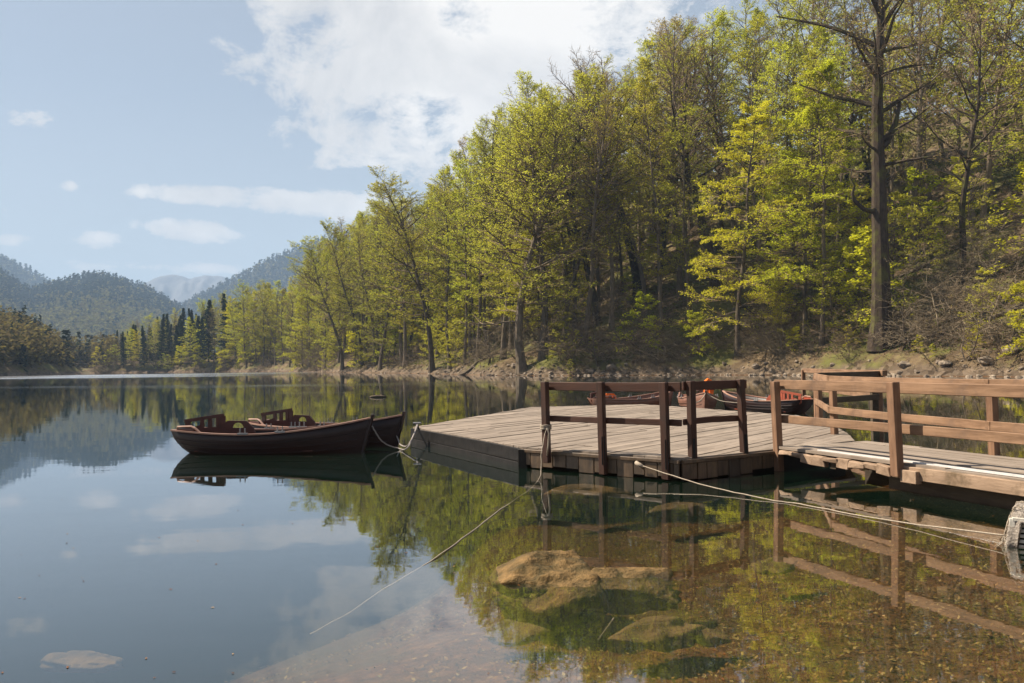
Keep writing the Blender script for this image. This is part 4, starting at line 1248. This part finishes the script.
# ------------------------------------------------------------------ boats
def boat(stern, bow, label, group, hullm='hull', innerm='inner', trimm='trim', backm=None, flip=False):
    stern = Vector(stern); bow = Vector(bow); d = bow - stern
    L = 3.62
    e = empty('rowing_boat', ((stern.x + bow.x) / 2, (stern.y + bow.y) / 2, 0), math.atan2(d.y, d.x))
    sc = d.length / (L - 0.25); e.scale = (sc, sc, 0.5 + 0.5 * sc)
    tag(e, label, 'boat', group)
    NS, NP = 22, 9

    def half(s): return 0.60 * (1 - max(0, (s - 0.42) / 0.58) ** 2.1) * (1 - 0.42 * max(0, (0.42 - s) / 0.42) ** 2.0) + 0.012

    def sheer(s): return 0.36 + 0.07 * max(0, (0.45 - s) / 0.45) ** 2 + 0.25 * max(0, (s - 0.4) / 0.6) ** 1.8

    def keel(s): return -0.16 + 0.10 * max(0, (0.3 - s) / 0.3) ** 2 + 0.04 * max(0, (s - .75) / .25) ** 2

    def pt(s, p, ins=0.0):
        """p: -1..1 gunwale to gunwale across the keel"""
        b = max(half(s) - ins, 0.004); zt = sheer(s); zk = keel(s) + ins
        a = abs(p) * PI / 2
        y = b * math.sin(a) ** 0.72 * (1 if p > 0 else -1) * (0.86 + 0.14 * abs(p) ** 2)
        z = zk + (zt - zk) * (1 - math.cos(a) ** 0.85) ** 1.15
        hr = (z - zk) / (zt - zk)
        x = -L / 2 + s * L
        x += (1 - s) ** 8 * 0.34 * (1 - hr) ** 1.6          # raked, rounded stern
        x -= s ** 8 * 0.20 * (1 - hr) ** 1.2                # raked stem
        return (x, y, z)
    mb = MB(); ps = [-1 + 2 * k / (2 * NP) for k in range(2 * NP + 1)]; n = len(ps)
    ss = [(i / (NS - 1)) for i in range(NS)]
    vo = [pt(s, p) for s in ss for p in ps]
    vi = [pt(min(max(s, 0.012), 0.985), p, 0.03) for s in ss for p in ps]
    vi = [(x, y, max(z, -.3)) for x, y, z in vi]
    for k in range(NS):
        for e_ in (0, n - 1):
            o_ = vo[k * n + e_]; vi[k * n + e_] = (vi[k * n + e_][0], vi[k * n + e_][1], o_[2])
    fs = []; B = NS * n
    for i in range(NS - 1):
        for k in range(n - 1):
            a = i * n + k
            fs.append((a, a + 1, a + n + 1, a + n)); fs.append((B + a, B + a + n, B + a + n + 1, B + a + 1))
        for k in (0, n - 1):
            a = i * n + k; fs.append((a, a + n, B + a + n, B + a))
    fs.append(tuple(range(n))); fs.append(tuple(range(B, B + n))[::-1])
    mb.add(vo + vi, fs)
    # clinker lines as thin strakes
    for zz in (0.35, 0.62, 0.82):
        for sg in (-1, 1):
            pts = []
            for s in ss[:-1]:
                q = pt(s, sg * (0.45 + 0.5 * zz)); pts.append((q[0], q[1] + sg * 0.003, q[2]))
            mb.tube(pts, 0.010, 4)
    h = mb.build('hull', M[hullm], e, smooth=True)
    for sg in (-1, 1):
        mb = MB(); pts = [Vector(pt(s, sg)) + Vector((0, -sg * 0.012, 0.006)) for s in ss]
        for a, b in zip(pts[:-1], pts[1:]): mb.bar(a, b + (b - a) * 0.04, 0.055, 0.028)
        mb.build('gunwale', M[trimm], e)
    mb = MB(); a = Vector(pt(1, 0)); b = Vector(pt(1, 1)); mb.bar(a + Vector((.0, 0, -.05)), b + Vector((.045, 0, 0.075)), 0.075, 0.05, Vector((1, 0, 0)))
    mb.build('stem_post', M[hullm], e, 0.006)
    mb = MB()
    for yy in np.linspace(-.34, .34, 6): mb.bar((-1.35, yy, 0.05), (1.15 - abs(yy) * 0.9, yy, 0.05), 0.125, 0.02)
    mb.build('floor_boards', M[innerm], e)
    for x, w in ((-0.25, 0.20), (0.62, 0.20)):
        hw = half((x + L / 2) / L) - 0.05; mb = MB(); mb.bar((x, -hw, 0.29), (x, hw, 0.29), w, 0.03)
        mb.build('thwart', M[innerm], e, 0.004)
    mb = MB(); s_ = [(-1.68, 0.30), (-1.15, 0.48), (-1.15, -0.48), (-1.68, -0.30)]; mb.prism(s_, 0.29, 0.32); mb.build('stern_seat', M[innerm], e)
    fy = 1 if not flip else -1
    # windowed side board on the far gunwale: three openings under a sloping cap
    bx0, bx1 = -1.76, -1.12

    def ysd(x): return fy * (half((x + L / 2) / L) - 0.05) * 0.6

    def side(x, z, o=0.0): return Vector((x, ysd(x) + o, z))
    zb = 0.36
    bm2 = MB()
    t0, t1 = 0.535, 0.635
    k0, k1 = 0.40, 0.45

    def cap(x): return t0 + (t1 - t0) * (x - bx0) / (bx1 - bx0)
    bm2.bar(side(bx0 - .06, t0 + .03), side(bx1 + .02, t1 + .035), 0.05, 0.065)
    bm2.bar(side(bx0, zb), side(bx1, zb + .02), 0.03, 0.14)
    for q in (0.0, 0.40, 0.63, 0.86, 1.0):
        x = bx0 + (bx1 - bx0) * q; w = 0.075 if q not in (0.0, 1.0) else 0.10
        bm2.bar(side(x, zb - .04), side(x, cap(x) + .02), w, 0.03, Vector((0, 1, 0)))
    bm2.bar(side(bx0, zb), side(bx0 + .27, zb + 0.09), 0.03, 0.10)
    wp = bm2.build('window_panel', M[innerm], e)
    # backrest board with a half-round opening, sloping away at its front end
    ax0, ax1 = bx1 + 0.02, bx1 + 0.62
    top = 0.565
    nn = 24; inner = []; cx_, cz_, ri = ax0 + 0.27, 0.425, 0.105
    for k in range(nn):
        a_ = PI * k / (nn // 2 - 1) if k < nn // 2 else None
        if a_ is not None: inner.append((cx_ + ri * math.cos(a_), cz_ + ri * 0.95 * math.sin(a_)))
        else:
            f_ = (k - nn // 2 + 0.5) / (nn - nn // 2); inner.append((cx_ - ri + 2 * ri * f_, cz_))
    poly = [(ax1, 0.30), (ax1, 0.39), (ax1 - 0.17, top - .01), (ax0, top), (ax0, 0.30)]

    def onpoly(px, pz):
        dx, dz = px - cx_, pz - (cz_ + .04); best = None
        for i in range(len(poly)):
            a_, b_ = poly[i], poly[(i + 1) % len(poly)]
            ex, ez = b_[0] - a_[0], b_[1] - a_[1]; den = dx * ez - dz * ex
            if abs(den) < 1e-9: continue
            t_ = ((a_[0] - cx_) * ez - (a_[1] - cz_ - .04) * ex) / den; u_ = ((a_[0] - cx_) * dz - (a_[1] - cz_ - .04) * dx) / den
            if t_ > 0 and -1e-6 <= u_ <= 1 + 1e-6 and (best is None or t_ < best): best = t_
        return (cx_ + dx * best, cz_ + .04 + dz * best)
    outer = [onpoly(*q) for q in inner]
    bm3 = MB(); bm3.ring_prism(outer, inner, lambda x, z, o: side(x, z, o), 0.035)
    bm3.build('backrest_panel', M[backm or innerm], e)
    # near arm rest, a thin bent rail
    mb = MB(); yb = lambda x: -fy * (half((x + L / 2) / L) - 0.03)
    mb.tube([(-1.70, yb(-1.70), .40), (-1.67, yb(-1.67), .50), (-1.38, yb(-1.38), .51), (-1.30, yb(-1.3), .48), (-1.16, yb(-1.16), .37)], 0.020, 6)
    mb.build('arm_rest', M[trimm], e)
    mb = MB(); mb.bar((-1.68, yb(-1.68), .42), (-1.32, yb(-1.32), .42), 0.025, 0.10); mb.build('arm_board', M[innerm], e)
    for x in (-0.35, 0.32):
        for sg in (-1, 1):
            yy = sg * half((x + L / 2) / L); zz = sheer((x + L / 2) / L); mb = MB()
            for dx in (-.045, .045): mb.tube([(x + dx, yy, zz), (x + dx, yy, zz + .12)], 0.012, 6)
            mb.bar((x - .09, yy, zz + .02), (x + .09, yy, zz + .02), 0.05, 0.03); mb.build('oarlock', M['metal'], e)
    return e


def wl(u, v): p = on_z(u, v, 0.0); return (p.x, p.y)


GB = None
boat(wl(187, 451.8), wl(364, 451.4), 'nearest dark brown rowing boat, broadside on the open water', GB)
b2s, b2b = Vector((-5.42, 18.3)), Vector((wl(397, 446)[0], wl(397, 446)[1]))
boat(b2s, b2b, 'second dark brown rowing boat moored between the nearest boat and the platform corner', GB)
boat((2.80, 28.2), (5.55, 30.1), 'small reddish boat with orange backrest beyond the platform, leftmost of the three far boats', GB, 'hull_pale', 'inner', 'trim', 'orange')
boat((6.43, 30.5), (6.1, 27.0), 'pale brown boat lying bow-on beyond the platform', GB, 'hull_pale', 'inner', 'trim')
boat((8.75, 25.7), (7.15, 28.6), 'long dark boat with red inside lying beyond the platform next to the gangway', GB, 'hull', 'inner_red', 'trim', 'inner_red')


def lump_obj(name, loc, size, seed, mat, label, cat):
    V, F = rock_mesh(seed, size, 3, 0.25, 2.0)
    o = np_obj(name, V, F, mat, smooth=True); o.location = loc; tag(o, label, cat); return o


# orange life jackets: two padded halves and a collar
def jacket(loc, rz, label):
    e = empty('life_jacket', loc, rz); tag(e, label, 'life jacket')
    for sx in (-1, 1):
        V, F = rock_mesh(500 + sx, (.10, .06, .22), 3, 0.1); V = np.sign(V) * np.abs(V / [.10, .06, .22]) ** 0.7 * [.10, .06, .22] + [sx * .11, 0, .2]
        np_obj('panel', V, F, M['orange'], e, smooth=True)
    mb = MB(); mb.tube([(-.14, 0, .36), (-.1, .02, .47), (0, .04, .52), (.1, .02, .47), (.14, 0, .36)], 0.05, 8); mb.build('collar', M['orange'], e, smooth=True)
    mb = MB(); mb.bar((-.2, -.065, .2), (.2, -.065, .2), .01, .03); mb.build('strap', M['underside'], e)


jacket((6.35, 27.55, 0.50), 0.5, 'orange life jacket on the bow of the pale brown boat')

# ------------------------------------------------------------------ ropes
def rope(name, pts, r, mat, label, sag_detail=5, cat='rope', wig=0.006):
    P = [Vector(p) for p in pts]; out = []
    for i in range(len(P) - 1):
        p0 = P[max(i - 1, 0)]; p1 = P[i]; p2 = P[i + 1]; p3 = P[min(i + 2, len(P) - 1)]
        for k in range(sag_detail):
            t = k / sag_detail
            q = 0.5 * ((2 * p1) + (p2 - p0) * t + (2 * p0 - 5 * p1 + 4 * p2 - p3) * t * t + (3 * p1 - p0 - 3 * p2 + p3) * t ** 3)
            out.append(q + Vector((rnd.uniform(-wig, wig), rnd.uniform(-wig, wig), rnd.uniform(-wig, wig) * .5)))
    out.append(P[-1]); mb = MB(); mb.tube(out, r, 6)
    return mb, out


kn = Vector((fp[0].x, fp[0].y - .07, 0.66))
ent = on_z(538, 481, 0.0)
ln = [kn, kn * 0.55 + ent * 0.45 + Vector((-.02, 0, 0.0)), ent, on_z(500, 510), on_z(462, 539), on_z(430, 562)]
dn = [(390, 585, -.06), (350, 612, -.22), (310, 634, -.40)]
ln += [on_z(u, v, z) for u, v, z in dn]
ln = [Vector(p) + (Vector((0, 0, 0.004)) if 2 <= i <= 5 else Vector((0, 0, 0))) for i, p in enumerate(ln)]
mb, _ = rope('rope', ln, 0.005, M['rope'], '')
for z in (.63, .655, .68):      # turns round the post
    mb.tube([(fp[0].x - .01 + .078 * math.cos(a), fp[0].y + .078 * math.sin(a), z + .005 * math.sin(3 * a)) for a in np.linspace(0, 2 * PI, 13)], 0.012, 6)
mb.tube([kn, kn + Vector((.03, -.03, -.1)), kn + Vector((.02, -.03, -.26)), kn + Vector((.0, -.02, -.42))], 0.014, 6)
tag(mb.build('mooring_rope', M['rope'], smooth=True), 'thin rope knotted to the leftmost platform post and trailing across the water', 'rope')
aa = at_y(640, 465, 11.70); bb = on_z(768, 499.5, .012); cc = on_z(800, 504, .012)
cr_ = Vector((4.22, 7.32, .08))
ln = [aa, aa * .5 + bb * .5 + Vector((0, 0, -.035)), bb, cc, cc * .5 + cr_ * .5 + Vector((0, 0, -.03)), cr_]
mb, _ = rope('rope', ln, 0.0075, M['rope'], '', 8)
mb.tube([aa + Vector((-.05, .04, .03)), aa + Vector((0, -.03, 0)), aa + Vector((.06, -.02, -.04))], 0.028, 7)
tag(mb.build('mooring_rope', M['rope'], smooth=True), 'pale thick rope from the platform boards to the netted crate on the right', 'rope')
q = Vector((q.x, q.y, 0)) if False else Vector((P0.x + (P1 - P0).x * .05, P0.y + (P1 - P0).y * .05, DZ + .07))
bowt = at_y(372, 426, wl(364, 451.4)[1] - .02); low = on_z(398, 448.3, .03)
mb, _ = rope('rope', [bowt, bowt * .62 + low * .38 + Vector((0, 0, -.13)), low, on_z(408, 447, .08), q], 0.014, M['rope_grey'], '', 8)
tag(mb.build('mooring_rope', M['rope_grey'], smooth=True), 'slack rope from the nearest boat bow to the platform corner', 'rope')
b2 = at_y(391.5, 418, 17.3); lo2 = on_z(401, 445, .05)
mb, _ = rope('rope', [b2, b2 * .5 + lo2 * .5 + Vector((0, 0, -.06)), lo2, on_z(409, 444, .12), q + Vector((0.02, 0, 0))], 0.014, M['rope_grey'], '', 8)
tag(mb.build('mooring_rope', M['rope_grey'], smooth=True), 'slack rope from the second boat bow to the platform corner', 'rope')
mb, _ = rope('rope', [q, q + Vector((.06, -.14, -.1)), q + Vector((.08, -.17, -.25)), q + Vector((.08, -.17, -.45))], 0.022, M['underside'], '')
tag(mb.build('mooring_chain', M['underside'], smooth=True), 'dark chain hanging down the left corner of the platform', 'chain')
for dx, lb in ((-.28, 'pale rope looped from the bow of the pale brown boat on its left'), (.42, 'pale rope from the bow of the pale brown boat on its right')):
    a = Vector((6.1, 26.85, .62)); b = Vector((6.1 + dx * 2.2, 26.2, .31))
    mb, _ = rope('rope', [a, a * .6 + b * .4 + Vector((0, 0, -.12)), b], 0.016, M['rope'], '', 6)
    tag(mb.build('mooring_rope', M['rope'], smooth=True), lb, 'rope')

# ------------------------------------------------------------------ netted crate at the right edge
CO = Vector((4.56, 7.30, 0)); zb = float(terrain(np.array([4.5]), np.array([7.3]))[0])
crate = empty('crate', (CO.x, CO.y, 0), -0.6); crate.scale = (1, 1, .72); tag(crate, 'cream slatted crate in shallow water at the right edge, under a pale net', 'crate')
mb = MB()
for k in range(6): mb.bar((-.24, -.2, -.06 + k * .062), (.45, -.2, -.06 + k * .062), .018, .036)
mb.build('front_slats', M['slat'], crate)
mb = MB()
for x in (-.25, .46):
    for y in (-.2, .2): mb.bar((x, y, zb - .02), (x, y, .33), .045, .045, Vector((0, 1, 0)))
for y in (-.21, .2): mb.bar((-.25, y, .32), (.46, y, .32), .03, .04)
mb.build('frame', M['slat'], crate, .004)
mb = MB(); mb.prism([(-.22, -.17), (.43, -.17), (.43, .17), (-.22, .17)], zb, .30); mb.build('inner_box', M['underside'], crate)
# the net: a lumpy draped bundle with loose strands
gx_, gy_ = np.meshgrid(np.linspace(-1, 1, 44), np.linspace(-1, 1, 36))
rr = np.maximum(np.abs(gx_), np.abs(gy_) * 0.95)
zz = .40 - .46 * sstep(rr, .72, 1.0) + fbm(gx_ * 4, gy_ * 4, 8, 4) * .10
xx = .08 + gx_ * (.44 - .03 * sstep(rr, .7, 1)) + fbm(gx_ * 5, gy_ * 5, 18, 3) * .05
yy = gy_ * .32 + fbm(gx_ * 5, gy_ * 5, 28, 3) * .04 + 0.06
zz = np.where((gy_ < -.72) & (gx_ > -.72), np.maximum(zz, .30), zz)
ii = np.arange(gx_.size).reshape(gx_.shape)
qd = np.stack([ii[:-1, :-1], ii[:-1, 1:], ii[1:, 1:], ii[1:, :-1]], -1).reshape(-1, 4)
net = np_obj('fishing_net', np.stack([xx, yy, zz], -1).reshape(-1, 3), qd, M['net'], smooth=True)
net.scale = (1, 1, .74); net.location = (CO.x, CO.y, 0); net.rotation_euler = (0, 0, -.6)
md = net.modifiers.new('thickness', 'SOLIDIFY'); md.thickness = 0.03
tag(net, 'pale matted net draped over the cream crate at the right edge', 'net')
sm = MB()
for k in range(70):
    x0, y0 = rnd.uniform(-.42, .48), rnd.uniform(-.30, .34); pts = []
    for j in range(5):
        x0 += rnd.uniform(-.07, .07); y0 += rnd.uniform(-.07, .07)
        r_ = max(abs((x0 - .08) / .44), abs((y0 - .06) / .32))
        pts.append((x0, y0, .415 - .46 * float(sstep(r_, .72, 1.0)) + rnd.uniform(0, .03)))
    sm.tube(pts, .005, 4)
so = sm.build('loose_strands', M['rope'], net); so['kind'] = 'stuff'

# ------------------------------------------------------------------ rocks and litter under the shallow water
def tz(x, y): return float(terrain(np.array([x]), np.array([y]))[0])


def on_bed(u, v):
    d = ray(u, v); t = EYE / -d.z
    for _ in range(400):
        if EYE + d.z * t < tz(d.x * t, d.y * t): break
        t += 0.02
    return Vector((d.x * t, d.y * t, EYE + d.z * t))


V1, F1 = rock_mesh(610, (.50, .62, .27), 5, .42, 1.6); V2, F2 = rock_mesh(622, (.40, .34, .15), 5, .4, 1.8)
V2 = V2 + np.array([.62, -.10, .095])
o = np_obj('lake_rock', np.concatenate([V1, V2]), np.concatenate([F1, F2 + len(V1)]), M['rock'], smooth=True)
o.location = (.26, 6.62, -.165); o.rotation_euler = (0.06, 0.05, -.1)
tag(o, 'big brown mossy rock breaking the surface in the clear water in front of the platform', 'rock')
for (u, v, z, s, sd_, lb) in [(660, 668, -.13, (.36, .26, .10), 630, 'reddish-brown sunken slab at the bottom edge of the picture'), (712, 664, -.15, (.13, .08, .06), 631, 'small pale sunken stone beside the reddish slab'),
                              (775, 600, -.10, (.18, .12, .07), 632, 'pale flat-topped sunken stone right of the big rock'), (640, 511, -.14, (.36, .16, .05), 633, 'long pale sunken slab near the front of the platform'),
                              (590, 532, -.20, (.55, .28, .13), 634, 'greenish sunken rock behind the big rock'), (675, 540, -.20, (.36, .22, .12), 635, 'dark sunken rock right behind the big rock'),
                              (82, 662, -.42, (.36, .14, .06), 636, 'pale sunken slab at the lower left'), (520, 655, -.20, (.22, .15, .07), 637, 'sunken stone left of the reddish slab')]:
    p = on_bed(u, v) if u > 200 else on_z(u, v, z); p.z += s[2] * .25 * (u > 200); rock('sunken_rock', (p.x, p.y, z), s, sd_, M['sunken'], lb, 'rock', None, rnd.uniform(-.4, .4))

rg = np.random.default_rng(91)
LX = rg.uniform(-3.5, 6.5, 110000); LY = rg.uniform(3.2, 12.5, 110000)
keep = (rg.random(110000) < np.clip(0.22 + 0.55 * fbm(LX / 1.1, LY / 1.1, 71, 3) + 0.10 * LX, 0.03, 0.6)) & (LX < LY * .68) & (LX > -LY * .62)
LX, LY = LX[keep][:36000], LY[keep][:36000]
P = np.stack([LX, LY, terrain(LX, LY) + .018], -1)
v, f = leaf_quads(P, 0.017, 0.4, rg)
tag(np_obj('leaf_litter', v, f, M['fallen_leaf']), 'brown fallen leaves lying on the bed of the shallow water', 'leaves', None, 'stuff')
n = 260; ys = 3.6 + 18 * rg.random(n) ** 1.6; xs = rg.uniform(-.6, .62, n) * ys
sel = ~((xs > -1.5) & (ys > 10.5)); xs, ys = xs[sel], ys[sel]
P = np.stack([xs, ys, np.full(len(xs), .004)], -1); v, f = leaf_quads(P, 0.012, 0.02, rg)
tag(np_obj('floating_specks', v, f, M['fallen_leaf']), 'tiny bits of leaf and pollen floating on the still water', 'debris', None, 'stuff')
# a twig and a floating log
pl = on_z(378, 397, 0.02); mb = MB()
mb.tube([pl + Vector((-.42, .03, 0)), pl + Vector((-.1, 0, .03)), pl + Vector((.2, .02, .02)), pl + Vector((.42, -.03, 0))], [.05, .08, .075, .04], 8)
tag(mb.build('floating_log', M['bark'], smooth=True), 'short log floating beyond the boat bows', 'log')
p1, p2 = on_z(598, 640, -.10), on_z(614, 618, .01)
mb = MB(); mb.tube([p1, p1 * .5 + p2 * .5 + Vector((.004, 0, .004)), p2], .005, 5)
tag(mb.build('twig', M['twig_pale'], smooth=True), 'thin pale twig sticking up between the big rock and the reddish slab', 'twig')

# ------------------------------------------------------------------ light, sky, haze
SUN_EL, SUN_AZ = math.radians(47), math.radians(-70)      # azimuth from +Y towards +X
sd = Vector((math.sin(SUN_AZ) * math.cos(SUN_EL), math.cos(SUN_AZ) * math.cos(SUN_EL), math.sin(SUN_EL)))
sl = bpy.data.lights.new('sun', 'SUN'); sl.energy = 5.0; sl.angle = math.radians(0.53); sl.color = (1.0, 0.88, 0.72)
so_ = bpy.data.objects.new('sun', sl); COL.objects.link(so_)
so_.rotation_euler = sd.to_track_quat('Z', 'Y').to_euler()

W = bpy.data.worlds.new('World'); SC.world = W; W.use_nodes = True
nt = W.node_tree
for n_ in list(nt.nodes): nt.nodes.remove(n_)
g = G(nt); out = nt.nodes.new('ShaderNodeOutputWorld')
sky = nt.nodes.new('ShaderNodeTexSky'); sky.sky_type = 'NISHITA'; sky.sun_disc = False
sky.sun_elevation = SUN_EL; sky.sun_rotation = SUN_AZ; sky.altitude = 1000; sky.air_density = 1.0; sky.dust_density = 1.5
tc = nt.nodes.new('ShaderNodeTexCoord'); dv = tc.outputs['Generated']
sp = g.n('ShaderNodeSeparateXYZ'); g.l(dv, sp.inputs[0])
az = g.math('ARCTAN2', sp.outputs[0], sp.outputs[1]); el = g.math('ARCSINE', sp.outputs[2])
# noise laid on the flat cloud layer overhead
zc = g.math('ADD', g.math('MAXIMUM', sp.outputs[2], 0.0), 0.13)
cb = g.n('ShaderNodeCombineXYZ'); g.l(g.math('DIVIDE', sp.outputs[0], zc), cb.inputs[0]); g.l(g.math('DIVIDE', sp.outputs[1], zc), cb.inputs[1])
n1 = g.noise(1.25, 10, 0.64, cb.outputs[0], 0.35); n2 = g.noise(6.0, 9, 0.66, dv, 0.4); n3 = g.noise(17.0, 7, 0.68, g.coords('Generated', (1, 1, 1.8)), 0.6)
CL = [(420, 60, 175, 100, 1.4), (560, 10, 235, 125, 1.4), (390, 150, 90, 44, 1.25), (530, 120, 140, 95, 1.45), (315, 20, 75, 55, 1.1), (330, 203, 95, 17, .7), (195, 196, 62, 11, .55),
      (192, 231, 66, 12, .6), (95, 268, 100, 12, .62), (90, 239, 42, 11, .4), (12, 242, 34, 10, .6), (5, 211, 18, 10, .5), (69, 188, 13, 7, .5), (30, 126, 30, 14, .25), (210, 268, 40, 8, .5), (10, 118, 18, 10, .1)]
acc = None
for u, v, ru, rv, w_ in CL:
    a = math.atan((u - 512) / FOC); e_ = (364 - 0.0122 * (u - 512) - v) / FOC * math.cos(a)
    dx = g.math('DIVIDE', g.math('SUBTRACT', az, a), ru / FOC); dy = g.math('DIVIDE', g.math('SUBTRACT', el, e_), rv / FOC)
    s_ = g.math('SUBTRACT', w_, g.math('MULTIPLY', g.math('ADD', g.math('MULTIPLY', dx, dx), g.math('MULTIPLY', dy, dy)), max(w_, 1.0)))
    acc = s_ if acc is None else g.math('MAXIMUM', acc, s_)
acc = g.math('MAXIMUM', acc, -1.0)
# broken cloud elsewhere round the sky
els = g.math('MAXIMUM', g.math('SUBTRACT', g.math('ABSOLUTE', az), 0.62), g.math('SUBTRACT', el, 0.48))
acc = g.math('MAXIMUM', acc, g.math('SUBTRACT', g.math('MULTIPLY', g.math('MULTIPLY', els, 6.0, clamp=True), 1.1), 1.1))
dens = g.math('ADD', g.math('ADD', acc, g.math('MULTIPLY', g.math('SUBTRACT', n3, 0.5), 2.4)), g.math('ADD', g.math('MULTIPLY', g.math('SUBTRACT', n1, 0.5), 4.2), g.math('MULTIPLY', g.math('SUBTRACT', n2, 0.5), 4.6)))
cm = g.ramp(dens, [(0.22, 0.0), (0.52, 0.6), (0.90, 0.97)])
shade = g.noise(3.6, 8, 0.62, dv, 0.4)
ccol = g.ramp(shade, [(0.35, (CLOUD_LO)), (0.62, (CLOUD_HI))]) if False else g.mix(g.ramp(shade, [(0.38, 0.0), (0.6, 1.0)]), (3.75, 3.7, 3.7), (5.7, 5.45, 5.15))
veil = g.mix(g.math('MULTIPLY', g.math('SUBTRACT', 1.0, g.math('DIVIDE', g.math('SUBTRACT', el, 0.42), 0.3, clamp=True)), 0.55), g.mix(0.35, sky.outputs[0], (2.2, 2.2, 2.1)), (2.25, 2.38, 2.4))
# thicker veil low down
lowf = g.math('MULTIPLY', g.math('SUBTRACT', 1.0, g.math('DIVIDE', el, 0.30), clamp=True), 0.45)
veil = g.mix(lowf, veil, (4.3, 4.35, 4.2))
bg = g.n('ShaderNodeBackground', Strength=0.080); g.l(g.mix(cm, veil, ccol), bg.inputs[0]); g.l(bg.outputs[0], out.inputs[0])

hz, nt, out = newmat('valley_haze'); g = G(nt)
pv_ = g.n('ShaderNodeVolumePrincipled'); pv_.inputs['Color'].default_value = (0.42, 0.60, 0.86, 1); pv_.inputs['Density'].default_value = 0.00021; pv_.inputs['Anisotropy'].default_value = 0.0
g.l(pv_.outputs[0], out.inputs['Volume'])
hv_ = [(x, y, z) for z in (-12.0, 580.0) for x, y in ((-3000, -80), (1500, -80), (1500, 5700), (-3000, 5700))]
haze = np_obj('haze', hv_, np.array([(0, 3, 2, 1), (4, 5, 6, 7), (0, 1, 5, 4), (1, 2, 6, 5), (2, 3, 7, 6), (3, 0, 4, 7)]), hz)
tag(haze, 'thin pale haze filling the valley', 'haze', None, 'stuff')

# protos never placed are dropped
for lst in PROTO.values():
    for e in lst:
        if e.name not in USED:
            for c_ in list(e.children): bpy.data.objects.remove(c_)
            bpy.data.objects.remove(e)

SC.view_settings.view_transform = 'Standard'; SC.view_settings.look = 'None'; SC.view_settings.exposure = 1.3; SC.view_settings.gamma = 1.0
SC.render.engine = 'CYCLES'
cy_ = SC.cycles
cy_.use_denoising = True
try: cy_.denoiser = 'OPENIMAGEDENOISE'
except Exception: pass
cy_.max_bounces = 8; cy_.diffuse_bounces = 4; cy_.glossy_bounces = 3; cy_.transmission_bounces = 3; cy_.transparent_max_bounces = 12; cy_.volume_bounces = 0
cy_.caustics_reflective = False; cy_.caustics_refractive = False
cy_.sample_clamp_indirect = 4.0
